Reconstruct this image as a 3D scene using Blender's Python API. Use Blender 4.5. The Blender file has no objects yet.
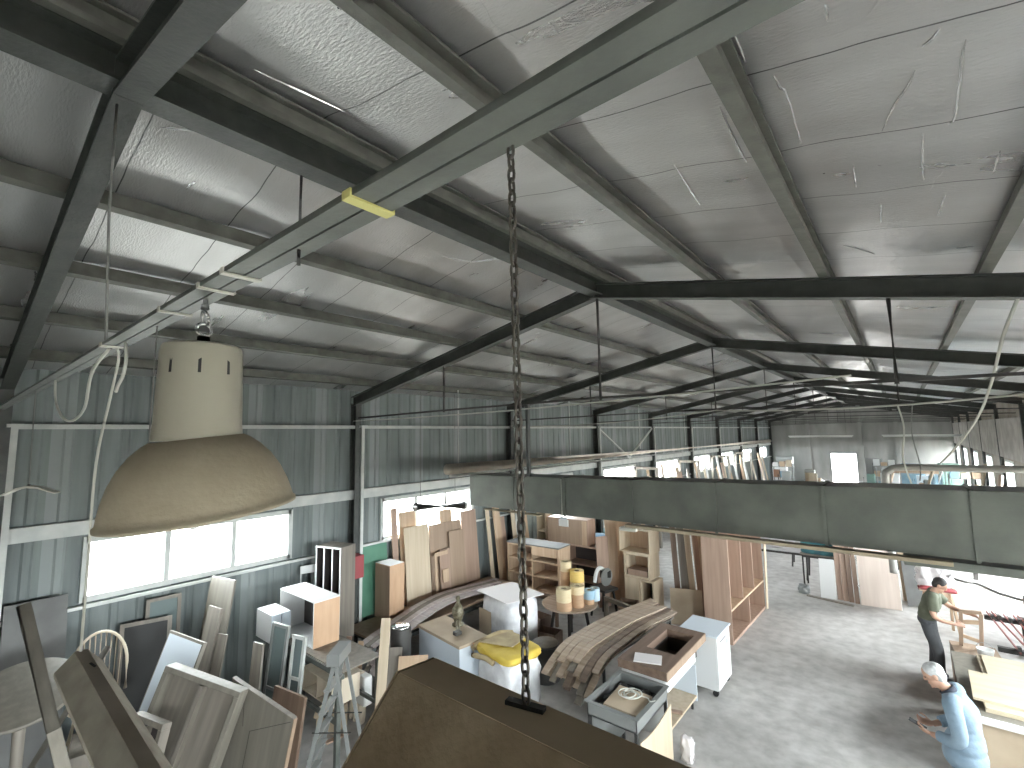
import bpy, bmesh, math, random
from mathutils import Vector, Matrix, Euler
R = math.radians
sc = bpy.context.scene
C = sc.collection
random.seed(7)

# ------------------------------------------------------------------ camera, daylight, exposure
cam_data = bpy.data.cameras.new('camera')
cam_data.sensor_width = 36.0
cam_data.lens = 470.5 / 1024 * 36.0
cam_data.clip_start = 0.02
cam = bpy.data.objects.new('camera', cam_data)
C.objects.link(cam)
YAW, PITCH, ROLL = 0.6878, 0.1065, -0.0169
def camera_matrix():
    f = Vector((-math.sin(YAW), math.cos(YAW), 0)); r = Vector((math.cos(YAW), math.sin(YAW), 0)); u = Vector((0, 0, 1))
    F = f * math.cos(PITCH) + u * math.sin(PITCH); U = u * math.cos(PITCH) - f * math.sin(PITCH)
    X = r * math.cos(ROLL) + U * math.sin(ROLL); Y = U * math.cos(ROLL) - r * math.sin(ROLL)
    m = Matrix((X, Y, -F)).transposed().to_4x4(); m.translation = (0, 0, 4.2)
    return m
cam.matrix_world = camera_matrix()
sc.camera = cam

world = bpy.data.worlds.new('daylight')
sc.world = world
world.use_nodes = True
wn = world.node_tree.nodes; wl = world.node_tree.links
bg = wn['Background']
bg.inputs['Color'].default_value = (0.93, 0.97, 1.0, 1)      # white overcast sky
bg.inputs['Strength'].default_value = 44.0

sc.view_settings.view_transform = 'Standard'
sc.view_settings.look = 'None'
sc.view_settings.exposure = 0.42
sc.view_settings.gamma = 1.0
sc.view_settings.use_curve_mapping = False
sc.cycles.max_bounces = 10
sc.cycles.diffuse_bounces = 6
sc.cycles.glossy_bounces = 4
sc.cycles.transparent_max_bounces = 12
sc.cycles.caustics_reflective = False
sc.cycles.caustics_refractive = False
sc.cycles.sample_clamp_indirect = 6.0

def portal(loc, rot, sx, sy):
    """daylight opening: guides the sky light through a window"""
    l = bpy.data.lights.new('window_daylight', 'AREA'); l.shape = 'RECTANGLE'; l.size = sx; l.size_y = sy
    l.cycles.is_portal = True
    o = bpy.data.objects.new('window_daylight', l); o.location = loc; o.rotation_euler = rot; C.objects.link(o)

# ------------------------------------------------------------------ materials
MATS = {}
def mat(name, col, rough=0.6, metal=0.0, col2=None, scale=6.0, stretch=(1, 1, 1), bump=0.0, bscale=40.0, lo=0.35, hi=0.65, spec=0.5, trans=0.0):
    m = bpy.data.materials.new(name); m.use_nodes = True
    nt = m.node_tree; b = nt.nodes['Principled BSDF']
    b.inputs['Roughness'].default_value = rough; b.inputs['Metallic'].default_value = metal
    b.inputs['Specular IOR Level'].default_value = spec
    tc = nt.nodes.new('ShaderNodeTexCoord')
    if col2 is None:
        b.inputs['Base Color'].default_value = (*col, 1)
    else:
        mp = nt.nodes.new('ShaderNodeMapping'); mp.inputs['Scale'].default_value = stretch
        nt.links.new(tc.outputs['Object'], mp.inputs['Vector'])
        n = nt.nodes.new('ShaderNodeTexNoise'); n.inputs['Scale'].default_value = scale; n.inputs['Detail'].default_value = 5
        nt.links.new(mp.outputs['Vector'], n.inputs['Vector'])
        r = nt.nodes.new('ShaderNodeValToRGB')
        r.color_ramp.elements[0].position = lo; r.color_ramp.elements[0].color = (*col, 1)
        r.color_ramp.elements[1].position = hi; r.color_ramp.elements[1].color = (*col2, 1)
        nt.links.new(n.outputs['Fac'], r.inputs['Fac']); nt.links.new(r.outputs['Color'], b.inputs['Base Color'])
    if bump:
        n2 = nt.nodes.new('ShaderNodeTexNoise'); n2.inputs['Scale'].default_value = bscale; n2.inputs['Detail'].default_value = 4
        nt.links.new(tc.outputs['Object'], n2.inputs['Vector'])
        bp = nt.nodes.new('ShaderNodeBump'); bp.inputs['Strength'].default_value = bump; bp.inputs['Distance'].default_value = 0.02
        nt.links.new(n2.outputs['Fac'], bp.inputs['Height']); nt.links.new(bp.outputs['Normal'], b.inputs['Normal'])
    MATS[name] = m
    return m
M = MATS
mat('steel_dark', (0.026, 0.029, 0.026), 0.5, 0.0, (0.044, 0.048, 0.042), 9, bump=0.15)
mat('steel_purlin', (0.075, 0.076, 0.064), 0.55, 0.0, (0.125, 0.125, 0.108), 7, bump=0.1)
mat('steel_tie', (0.070, 0.076, 0.068), 0.5, 0.0, (0.115, 0.122, 0.108), 7, bump=0.1)
mat('white_paint', (0.50, 0.52, 0.50), 0.5, 0.0, (0.62, 0.63, 0.60), 4)
mat('white_tape', (0.62, 0.61, 0.54), 0.5)
mat('yellow_tape', (0.62, 0.58, 0.22), 0.5)
mat('galvanised', (0.098, 0.108, 0.095), 0.45, 0.2, (0.15, 0.162, 0.142), 3.0, bump=0.06)
mat('galvanised_dust', (0.32, 0.27, 0.19), 0.8, 0.0, (0.42, 0.36, 0.26), 5)
mat('lamp_top', (0.33, 0.31, 0.25), 0.28, 0.0, (0.40, 0.38, 0.31), 3)
mat('lamp_dusty', (0.27, 0.23, 0.165), 0.7, 0.0, (0.36, 0.31, 0.23), 5, bump=0.1, bscale=60)
mat('lamp_inside', (0.7, 0.68, 0.6), 0.4)
mat('black', (0.015, 0.015, 0.015), 0.6)
mat('rubber', (0.03, 0.03, 0.03), 0.7)
mat('dark_metal', (0.05, 0.048, 0.045), 0.45, 0.4)
mat('chain_metal', (0.10, 0.09, 0.075), 0.45, 0.6)
mat('chrome', (0.7, 0.7, 0.7), 0.2, 1.0)
mat('grey_metal', (0.30, 0.31, 0.30), 0.4, 0.5)
mat('rope_white', (0.55, 0.55, 0.50), 0.8)
mat('rope_grey', (0.16, 0.16, 0.15), 0.8)
mat('side_concrete', (0.34, 0.30, 0.25), 0.85, 0.0, (0.44, 0.40, 0.35), 1.5)
mat('far_render', (0.20, 0.20, 0.19), 0.85, 0.0, (0.30, 0.295, 0.28), 1.2, (1, 1, .3))
mat('dust_grey', (0.30, 0.275, 0.225), 0.95, 0.0, (0.40, 0.37, 0.31), 7)
mat('lit_top_dust', (0.52, 0.41, 0.28), 0.95, 0.0, (0.62, 0.50, 0.35), 7)  # dust made paler to paint in light on the fixture top
mat('dust_brown', (0.22, 0.165, 0.10), 0.9, 0.0, (0.34, 0.27, 0.18), 9, (1, 1, 1), bump=0.12, bscale=50)
mat('concrete', (0.36, 0.335, 0.30), 0.8, 0.0, (0.50, 0.475, 0.44), 2.2, bump=0.1)
mat('pipe_dusty', (0.46, 0.40, 0.33), 0.7, 0.0, (0.60, 0.53, 0.45), 3)
mat('pipe_grey', (0.34, 0.33, 0.30), 0.45, 0.2)
mat('foil_fold', (0.90, 0.90, 0.90), 0.25, 0.7)
mat('light_white', (0.8, 0.8, 0.78), 0.4)

def wood(name, a, b, rough=0.55, axis='z', fine=14):
    st = {'z': (fine, fine, 0.9), 'x': (0.9, fine, fine), 'y': (fine, 0.9, fine)}[axis]
    return mat(name, a, rough, 0.0, b, 1.0, st, lo=0.3, hi=0.7)
wood('ply_light', (0.50, 0.40, 0.28), (0.60, 0.50, 0.37))
wood('ply_pale', (0.58, 0.49, 0.37), (0.67, 0.59, 0.47))
wood('oak_tan', (0.42, 0.29, 0.19), (0.53, 0.39, 0.27))
wood('mdf_brown', (0.28, 0.195, 0.135), (0.36, 0.26, 0.185))
wood('walnut', (0.15, 0.095, 0.065), (0.23, 0.155, 0.11))
wood('walnut_mid', (0.30, 0.20, 0.15), (0.40, 0.28, 0.21))
wood('walnut_x', (0.13, 0.085, 0.06), (0.20, 0.135, 0.10), axis='x')
wood('old_grey_wood', (0.165, 0.145, 0.12), (0.25, 0.22, 0.185))
wood('dusty_board', (0.165, 0.148, 0.12), (0.225, 0.205, 0.17))
wood('veneer_mauve', (0.42, 0.355, 0.345), (0.58, 0.51, 0.50), axis='x', fine=20)
wood('veneer_tan', (0.34, 0.255, 0.19), (0.50, 0.40, 0.31), axis='x', fine=20)
wood('veneer_dark', (0.17, 0.12, 0.09), (0.27, 0.20, 0.155), axis='x', fine=20)
mat('laminate_tan', (0.52, 0.33, 0.20), 0.5, 0.0, (0.58, 0.38, 0.24), 2, (8, 8, 1))
mat('laminate_white', (0.72, 0.72, 0.71), 0.4)
mat('laminate_blue_white', (0.66, 0.72, 0.78), 0.45)
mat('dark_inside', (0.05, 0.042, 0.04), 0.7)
mat('glass_dark', (0.16, 0.20, 0.20), 0.15)
mat('cardboard', (0.42, 0.33, 0.235), 0.8, 0.0, (0.48, 0.385, 0.28), 3)
mat('paper', (0.72, 0.68, 0.67), 0.6)
mat('red_panel', (0.30, 0.055, 0.06), 0.6)
mat('green_sheet', (0.07, 0.19, 0.125), 0.6, 0.0, (0.09, 0.23, 0.15), 3)
mat('grey_board', (0.12, 0.12, 0.115), 0.7, 0.0, (0.16, 0.16, 0.155), 3)

def foil():
    m = bpy.data.materials.new('foil_insulation'); m.use_nodes = True; nt = m.node_tree; N = nt.nodes; L = nt.links
    b = N['Principled BSDF']; b.inputs['Metallic'].default_value = 0.72
    tc = N.new('ShaderNodeTexCoord'); sp = N.new('ShaderNodeSeparateXYZ'); L.new(tc.outputs['Object'], sp.inputs[0])
    # dusty patches
    n = N.new('ShaderNodeTexNoise'); n.inputs['Scale'].default_value = 1.3; n.inputs['Detail'].default_value = 6
    mp = N.new('ShaderNodeMapping'); mp.inputs['Scale'].default_value = (0.5, 2.2, 1); L.new(tc.outputs['Object'], mp.inputs[0]); L.new(mp.outputs[0], n.inputs[0])
    r = N.new('ShaderNodeValToRGB'); r.color_ramp.elements[0].position = 0.3; r.color_ramp.elements[0].color = (0.47, 0.465, 0.46, 1)
    r.color_ramp.elements[1].position = 0.7; r.color_ramp.elements[1].color = (0.62, 0.615, 0.61, 1); L.new(n.outputs['Fac'], r.inputs[0])
    # overlap joints every 0.72 m
    a = N.new('ShaderNodeMath'); a.operation = 'ADD'; a.inputs[1].default_value = 72.0 + 0.02; L.new(sp.outputs['Y'], a.inputs[0])
    wob = N.new('ShaderNodeTexNoise'); wob.inputs['Scale'].default_value = 1.5; L.new(tc.outputs['Object'], wob.inputs[0])
    wa = N.new('ShaderNodeMath'); wa.operation = 'MULTIPLY_ADD'; wa.inputs[1].default_value = 0.06; L.new(wob.outputs['Fac'], wa.inputs[0]); L.new(a.outputs[0], wa.inputs[2])
    md = N.new('ShaderNodeMath'); md.operation = 'MODULO'; md.inputs[1].default_value = 0.72; L.new(wa.outputs[0], md.inputs[0])
    lt = N.new('ShaderNodeMath'); lt.operation = 'LESS_THAN'; lt.inputs[1].default_value = 0.008; L.new(md.outputs[0], lt.inputs[0])
    mx = N.new('ShaderNodeMixRGB'); mx.inputs[2].default_value = (0.10, 0.10, 0.10, 1); L.new(lt.outputs[0], mx.inputs[0]); L.new(r.outputs[0], mx.inputs[1]); L.new(mx.outputs[0], b.inputs['Base Color'])
    rr = N.new('ShaderNodeMapRange'); rr.inputs['To Min'].default_value = 0.22; rr.inputs['To Max'].default_value = 0.38; L.new(n.outputs['Fac'], rr.inputs[0]); L.new(rr.outputs[0], b.inputs['Roughness'])
    # fine crinkle and long creases
    n2 = N.new('ShaderNodeTexNoise'); n2.inputs['Scale'].default_value = 55; n2.inputs['Detail'].default_value = 5
    mp2 = N.new('ShaderNodeMapping'); mp2.inputs['Scale'].default_value = (0.45, 1.6, 1); L.new(tc.outputs['Object'], mp2.inputs[0]); L.new(mp2.outputs[0], n2.inputs[0])
    v = N.new('ShaderNodeTexNoise'); v.inputs['Scale'].default_value = 1.7; v.inputs['Detail'].default_value = 1.5; v.inputs['Distortion'].default_value = 0.6; L.new(tc.outputs['Object'], v.inputs[0])
    va = N.new('ShaderNodeMath'); va.operation = 'SUBTRACT'; va.inputs[1].default_value = 0.5; L.new(v.outputs['Fac'], va.inputs[0])
    vb = N.new('ShaderNodeMath'); vb.operation = 'ABSOLUTE'; L.new(va.outputs[0], vb.inputs[0])
    vr = N.new('ShaderNodeMapRange'); vr.inputs['From Max'].default_value = 0.006; L.new(vb.outputs[0], vr.inputs[0])
    gate = N.new('ShaderNodeTexNoise'); gate.inputs['Scale'].default_value = 0.9; L.new(tc.outputs['Object'], gate.inputs[0])
    gr = N.new('ShaderNodeMapRange'); gr.inputs['From Min'].default_value = 0.50; gr.inputs['From Max'].default_value = 0.60; gr.inputs['To Max'].default_value = 0.35; L.new(gate.outputs['Fac'], gr.inputs[0])
    inv = N.new('ShaderNodeMath'); inv.operation = 'SUBTRACT'; inv.inputs[0].default_value = 1.0; L.new(vr.outputs[0], inv.inputs[1])
    cr = N.new('ShaderNodeMath'); cr.operation = 'MULTIPLY'; L.new(inv.outputs[0], cr.inputs[0]); L.new(gr.outputs[0], cr.inputs[1])
    ad = N.new('ShaderNodeMath'); ad.operation = 'ADD'; L.new(cr.outputs[0], ad.inputs[0]); L.new(n2.outputs['Fac'], ad.inputs[1])
    bp = N.new('ShaderNodeBump'); bp.inputs['Strength'].default_value = 0.42; bp.inputs['Distance'].default_value = 0.012; L.new(ad.outputs[0], bp.inputs['Height']); L.new(bp.outputs[0], b.inputs['Normal'])
    MATS['foil'] = m
foil()

def sheet_wall(name, c0, c1, strip, period, off):
    """profiled sheet: vertical streaks and paler strips"""
    m = bpy.data.materials.new(name); m.use_nodes = True; nt = m.node_tree; N = nt.nodes; L = nt.links
    b = N['Principled BSDF']; b.inputs['Roughness'].default_value = 0.55
    tc = N.new('ShaderNodeTexCoord'); mp = N.new('ShaderNodeMapping'); mp.inputs['Scale'].default_value = (6, 6, 0.5)
    L.new(tc.outputs['Object'], mp.inputs[0]); n = N.new('ShaderNodeTexNoise'); n.inputs['Scale'].default_value = 1.6; n.inputs['Detail'].default_value = 6; L.new(mp.outputs[0], n.inputs[0])
    r = N.new('ShaderNodeValToRGB'); r.color_ramp.elements[0].position = 0.32; r.color_ramp.elements[0].color = (*c0, 1); r.color_ramp.elements[1].position = 0.7; r.color_ramp.elements[1].color = (*c1, 1)
    L.new(n.outputs['Fac'], r.inputs[0])
    sp = N.new('ShaderNodeSeparateXYZ'); L.new(tc.outputs['Object'], sp.inputs[0])
    a = N.new('ShaderNodeMath'); a.operation = 'ADD'; a.inputs[1].default_value = 100 * period + off; L.new(sp.outputs['Y'], a.inputs[0])
    md = N.new('ShaderNodeMath'); md.operation = 'MODULO'; md.inputs[1].default_value = period; L.new(a.outputs[0], md.inputs[0])
    lt = N.new('ShaderNodeMath'); lt.operation = 'LESS_THAN'; lt.inputs[1].default_value = 0.22; L.new(md.outputs[0], lt.inputs[0])
    mu = N.new('ShaderNodeMath'); mu.operation = 'MULTIPLY'; mu.inputs[1].default_value = 0.75; L.new(lt.outputs[0], mu.inputs[0])
    mx = N.new('ShaderNodeMixRGB'); mx.inputs[2].default_value = (*strip, 1); L.new(mu.outputs[0], mx.inputs[0]); L.new(r.outputs[0], mx.inputs[1]); L.new(mx.outputs[0], b.inputs['Base Color'])
    MATS[name] = m
sheet_wall('wall_sheet', (0.115, 0.135, 0.132), (0.175, 0.200, 0.196), (0.25, 0.275, 0.27), 1.16, 0.25)

def floor_mat():
    m = bpy.data.materials.new('floor_concrete'); m.use_nodes = True; nt = m.node_tree; N = nt.nodes; L = nt.links
    b = N['Principled BSDF']; b.inputs['Roughness'].default_value = 0.6
    tc = N.new('ShaderNodeTexCoord')
    n = N.new('ShaderNodeTexNoise'); n.inputs['Scale'].default_value = 0.55; n.inputs['Detail'].default_value = 8; n.inputs['Roughness'].default_value = 0.62; L.new(tc.outputs['Object'], n.inputs[0])
    r = N.new('ShaderNodeValToRGB'); r.color_ramp.elements[0].position = 0.33; r.color_ramp.elements[0].color = (0.40, 0.385, 0.365, 1)
    r.color_ramp.elements[1].position = 0.62; r.color_ramp.elements[1].color = (0.57, 0.555, 0.535, 1); L.new(n.outputs['Fac'], r.inputs[0])
    n2 = N.new('ShaderNodeTexNoise'); n2.inputs['Scale'].default_value = 5; n2.inputs['Detail'].default_value = 6; L.new(tc.outputs['Object'], n2.inputs[0])
    r2 = N.new('ShaderNodeValToRGB'); r2.color_ramp.elements[0].position = 0.3; r2.color_ramp.elements[0].color = (0.72, 0.71, 0.70, 1); r2.color_ramp.elements[1].position = 0.65; r2.color_ramp.elements[1].color = (1, 1, 1, 1); L.new(n2.outputs['Fac'], r2.inputs[0])
    mx = N.new('ShaderNodeMixRGB'); mx.blend_type = 'MULTIPLY'; mx.inputs[0].default_value = 1; L.new(r.outputs[0], mx.inputs[1]); L.new(r2.outputs[0], mx.inputs[2]); L.new(mx.outputs[0], b.inputs['Base Color'])
    bp = N.new('ShaderNodeBump'); bp.inputs['Strength'].default_value = 0.15; bp.inputs['Distance'].default_value = 0.01; L.new(n2.outputs['Fac'], bp.inputs['Height']); L.new(bp.outputs[0], b.inputs['Normal'])
    MATS['floor'] = m
floor_mat()

def pane_mat():
    """thin window glass, clouded by dust"""
    m = bpy.data.materials.new('window_glass'); m.use_nodes = True; nt = m.node_tree; N = nt.nodes; L = nt.links
    out = N['Material Output']; N.remove(N['Principled BSDF'])
    t = N.new('ShaderNodeBsdfTransparent'); t.inputs[0].default_value = (0.9, 0.92, 0.92, 1)
    g = N.new('ShaderNodeBsdfGlossy'); g.inputs['Roughness'].default_value = 0.1
    mx = N.new('ShaderNodeMixShader'); mx.inputs[0].default_value = 0.05
    L.new(t.outputs[0], mx.inputs[1]); L.new(g.outputs[0], mx.inputs[2]); L.new(mx.outputs[0], out.inputs[0])
    MATS['pane'] = m
pane_mat()

# ------------------------------------------------------------------ mesh helpers
def axes_to(d):
    d = Vector(d).normalized(); up = Vector((0, 0, 1)) if abs(d.z) < 0.95 else Vector((1, 0, 0))
    a = d.cross(up).normalized(); b = a.cross(d).normalized()
    return a, b, d
class MB:
    def __init__(self): self.bm = bmesh.new()
    def box(self, c, s, rot=None):
        m = Matrix.Translation(Vector(c))
        if rot is not None: m = m @ (rot.to_4x4() if isinstance(rot, Matrix) else Euler(rot).to_matrix().to_4x4())
        bmesh.ops.create_cube(self.bm, size=1.0, matrix=m @ Matrix.Diagonal((*s, 1)))
        return self
    def lohi(self, lo, hi):
        return self.box([(a + b) / 2 for a, b in zip(lo, hi)], [abs(b - a) for a, b in zip(lo, hi)])
    def bar(self, a, b, w, h=None, up=None):
        a = Vector(a); b = Vector(b); h = h or w; d = (b - a)
        if up is None: X, Y, Z = axes_to(d)
        else:
            Z = d.normalized(); Y = Vector(up); Y = (Y - Z * Y.dot(Z)).normalized(); X = Y.cross(Z)
        m = Matrix((X, Y, Z)).transposed().to_4x4(); m.translation = (a + b) / 2
        bmesh.ops.create_cube(self.bm, size=1.0, matrix=m @ Matrix.Diagonal((w, h, d.length, 1)))
        return self
    def tube(self, pts, r, seg=8, closed=False, caps=True):
        pts = [Vector(p) for p in pts]; n = len(pts); rings = []
        rad = r if isinstance(r, (list, tuple)) else [r] * n
        prev = None
        for i, p in enumerate(pts):
            if closed: d = pts[(i + 1) % n] - pts[i - 1]
            else: d = pts[min(i + 1, n - 1)] - pts[max(i - 1, 0)]
            d.normalize()
            if prev is None: a, b, _ = axes_to(d)
            else:
                a = prev - d * prev.dot(d); a.normalize(); b = d.cross(a)
            prev = a
            rings.append([self.bm.verts.new(p + (a * math.cos(t) + b * math.sin(t)) * rad[i]) for t in [2 * math.pi * k / seg for k in range(seg)]])
        for i in range(n if closed else n - 1):
            A, B = rings[i], rings[(i + 1) % n]
            for k in range(seg): self.bm.faces.new((A[k], A[(k + 1) % seg], B[(k + 1) % seg], B[k]))
        if caps and not closed:
            self.bm.faces.new(rings[0][::-1]); self.bm.faces.new(rings[-1])
        return self
    def lathe(self, prof, c=(0, 0, 0), seg=32, axis=None, cap=True):
        c = Vector(c); rings = []
        X, Y, Z = (Vector((1, 0, 0)), Vector((0, 1, 0)), Vector((0, 0, 1))) if axis is None else axes_to(axis)
        for r, z in prof:
            rings.append([self.bm.verts.new(c + X * (max(r, 1e-4) * math.cos(t)) + Y * (max(r, 1e-4) * math.sin(t)) + Z * z) for t in [2 * math.pi * k / seg for k in range(seg)]])
        for A, B in zip(rings, rings[1:]):
            for k in range(seg): self.bm.faces.new((A[k], A[(k + 1) % seg], B[(k + 1) % seg], B[k]))
        if cap:
            self.bm.faces.new(rings[0][::-1]); self.bm.faces.new(rings[-1])
        return self
    def cyl(self, a, b, r, seg=16):
        return self.tube([a, b], r, seg)
    def prism(self, poly, vec):
        vec = Vector(vec); A = [self.bm.verts.new(Vector(p)) for p in poly]; B = [self.bm.verts.new(Vector(p) + vec) for p in poly]; n = len(A)
        self.bm.faces.new(A[::-1]); self.bm.faces.new(B)
        for k in range(n): self.bm.faces.new((A[k], A[(k + 1) % n], B[(k + 1) % n], B[k]))
        return self
    def strip(self, pts, side, thick, width):
        """a bent slat: centreline pts, width along `side`, thickness downwards"""
        side = Vector(side).normalized() * (width / 2); rows = []
        for p in pts:
            p = Vector(p); rows.append([self.bm.verts.new(p + side), self.bm.verts.new(p - side), self.bm.verts.new(p - side - Vector((0, 0, thick))), self.bm.verts.new(p + side - Vector((0, 0, thick)))])
        for A, B in zip(rows, rows[1:]):
            for k in range(4): self.bm.faces.new((A[k], A[(k + 1) % 4], B[(k + 1) % 4], B[k]))
        self.bm.faces.new(rows[0][::-1]); self.bm.faces.new(rows[-1])
        return self
    def build(self, name, m, parent=None, loc=None, rot=None, smooth=False, bevel=0.0, sub=0, mw=None):
        bmesh.ops.recalc_face_normals(self.bm, faces=self.bm.faces)
        me = bpy.data.meshes.new(name); self.bm.to_mesh(me); self.bm.free()
        o = bpy.data.objects.new(name, me); C.objects.link(o)
        if m is not None: me.materials.append(MATS[m] if isinstance(m, str) else m)
        if parent is not None: o.parent = parent
        if loc is not None: o.location = loc
        if rot is not None: o.rotation_euler = rot
        if mw is not None: o.matrix_world = mw
        if smooth:
            for p in me.polygons: p.use_smooth = True
        if bevel:
            bv = o.modifiers.new('edges', 'BEVEL'); bv.width = bevel; bv.segments = 2; bv.limit_method = 'ANGLE'
        if sub:
            s = o.modifiers.new('smooth', 'SUBSURF'); s.levels = sub; s.render_levels = sub
        return o
def tag(o, label, cat, group=None, kind=None):
    o['label'] = label; o['category'] = cat
    if group: o['group'] = group
    if kind: o['kind'] = kind
    return o
def thing(name, label, cat, loc=(0, 0, 0), rotz=0.0, group=None, rot=None):
    o = bpy.data.objects.new(name, None); C.objects.link(o); o.location = loc
    o.rotation_euler = rot if rot is not None else (0, 0, rotz)
    o.empty_display_size = 0.1
    return tag(o, label, cat, group)
def struct(o):
    o['kind'] = 'structure'; return o
def copy_tree(o, loc=None, rotz=None, label=None, parent=None):
    c = o.copy(); C.objects.link(c)
    if parent is not None: c.parent = parent
    if loc is not None: c.location = loc
    if rotz is not None: c.rotation_euler = (0, 0, rotz)
    if label: c['label'] = label
    for ch in list(o.children): copy_tree(ch, parent=c)
    return c
def slab_matrix(A, B, T):
    A = Vector(A); B = Vector(B); T = Vector(T)
    X = (B - A); w = X.length; X.normalize(); Zv = T - A; Zv = Zv - X * Zv.dot(X); h = Zv.length; Zv.normalize(); Yv = Zv.cross(X)
    m = Matrix((X, Yv, Zv)).transposed().to_4x4(); m.translation = (A + B) / 2
    return m, w, h
def slab(name, A, B, T, th, material, label=None, cat=None, group=None, bevel=0.003, parent=None):
    """flat board standing on edge A-B and rising towards T"""
    m, w, h = slab_matrix(A, B, T)
    o = MB().box((0, 0, h / 2), (w, th, h)).build(name, material, mw=m, bevel=bevel)
    if label: tag(o, label, cat, group)
    return o
def sag(a, b, drop, n=14):
    a = Vector(a); b = Vector(b)
    return [a.lerp(b, i / n) - Vector((0, 0, drop * 4 * (i / n) * (1 - i / n))) for i in range(n + 1)]
def smooth_path(pts, n=8):
    P = [Vector(p) for p in pts]; out = []
    for i in range(len(P) - 1):
        p0 = P[max(i - 1, 0)]; p1 = P[i]; p2 = P[i + 1]; p3 = P[min(i + 2, len(P) - 1)]
        for k in range(n):
            t = k / n
            out.append(0.5 * ((2 * p1) + (p2 - p0) * t + (2 * p0 - 5 * p1 + 4 * p2 - p3) * t * t + (3 * p1 - p0 - 3 * p2 + p3) * t ** 3))
    out.append(P[-1]); return out

# ------------------------------------------------------------------ the building
XL, XR, XC = -8.3, 2.7, -2.82           # side walls, ridge line
Y0, YF = -4.185, 42.45                   # gable walls
BAY = 4.664
FR = [0.479 + BAY * k for k in range(-1, 10)]     # frame positions
ZR, SL = 5.875, 0.20                     # underside of rafters at the ridge, roof slope
def under(x): return ZR - SL * abs(x - XC)
def soffit(x): return under(x) + 0.335    # foil

fl = MB().lohi((XL - 0.3, Y0 - 0.3, -0.2), (XR + 0.3, YF + 0.3, 0.0)).build('floor', 'floor'); struct(fl)
yard = MB().lohi((-60, -60, -0.4), (60, 110, -0.22)).build('ground', 'concrete'); struct(yard)

# foil ceiling: two slopes, sagging a little between the joints
def ceiling(name, x0, x1):
    mb = MB(); bm = mb.bm; nx = 44; dy = 0.09; ny = int((YF - Y0) / dy); rnd = random.Random(3); rows = []
    amp = [rnd.uniform(0.005, 0.018) for _ in range(80)]
    for j in range(ny + 1):
        y = Y0 + (YF - Y0) * j / ny; s = (y + 72.02) / 0.72; k = int(s); t = s - k; row = []
        for i in range(nx + 1):
            x = x0 + (x1 - x0) * i / nx
            z = soffit(x) - amp[k % 80] * math.sin(math.pi * t) * (0.6 + 0.4 * math.sin(x * 5 + k * 2.1)) - 0.006 * math.sin(x * 9.0 + y * 1.3 + k)
            row.append(bm.verts.new((x, y, z)))
        rows.append(row)
    for a, b in zip(rows, rows[1:]):
        for i in range(nx): bm.faces.new((a[i], a[i + 1], b[i + 1], b[i]))
    o = mb.build(name, 'foil', smooth=True); struct(o)
    sd = o.modifiers.new('thick', 'SOLIDIFY'); sd.thickness = 0.02; sd.offset = 1
    return o
ceiling_l = ceiling('ceiling_left', XL - 0.1, XC)
ceiling_r = ceiling('ceiling_right', XC, XR + 0.1)
# sharp folds standing out of the foil
FOLDS_R = [[(-0.3, 2.143), (-0.292, 2.247), (-0.276, 2.312), (-0.287, 2.77)], [(0.217, 2.146), (0.198, 2.191), (0.172, 2.217)], [(0.155, 2.354), (0.134, 2.449), (0.089, 2.583), (0.042, 2.808)], [(0.29, 2.243), (0.286, 2.329), (0.291, 2.482), (0.296, 2.8), (0.277, 2.853)], [(-0.085, 1.83), (-0.086, 1.918)], [(-0.091, 3.123), (-0.097, 3.447)], [(0.193, 2.91), (0.196, 3.186), (0.211, 3.452)], [(0.48, 3.199), (0.487, 3.498)], [(0.013, 3.771), (0.005, 4.096)], [(0.311, 3.714), (0.295, 4.051)], [(-0.289, 4.508), (-0.157, 4.678), (-0.055, 4.873)], [(-0.373, 1.826), (-0.377, 2.009)], [(-0.549, 2.276), (-0.565, 2.606), (-0.571, 2.889)], [(-0.947, 2.753), (-1.002, 3.409)]]
FOLDS_L = [[(-2.474, 0.919), (-2.43, 1.133), (-2.40, 1.393)], [(-3.539, 3.17), (-3.473, 3.543), (-3.235, 3.767)], [(-3.345, 0.728), (-3.233, 0.906)]]
def foil_height(x, y):
    s = (y + 72.02) / 0.72; t = s - int(s)
    return soffit(x) - 0.010 * math.sin(math.pi * t) - 0.004
for par, folds in ((ceiling_r, FOLDS_R), (ceiling_l, FOLDS_L)):
    for fo in folds:
        n = len(fo); pts = [(x, y, foil_height(x, y)) for x, y in fo]
        pts = smooth_path(pts, 5); m_ = len(pts)
        MB().tube(pts, [0.0015 + 0.0050 * math.sin(math.pi * k / (m_ - 1)) for k in range(m_)], 5).build('foil_fold', 'foil_fold', par)
struct(MB().prism([(XL - .3, Y0 - .3, soffit(XL) + .02), (XC, Y0 - .3, soffit(XC) + .10), (XR + .3, Y0 - .3, soffit(XR) + .02), (XR + .3, Y0 - .3, soffit(XR) + .1), (XC, Y0 - .3, soffit(XC) + .2), (XL - .3, Y0 - .3, soffit(XL) + .1)], (0, YF - Y0 + .6, 0)).build('roof', 'grey_metal'))

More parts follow.
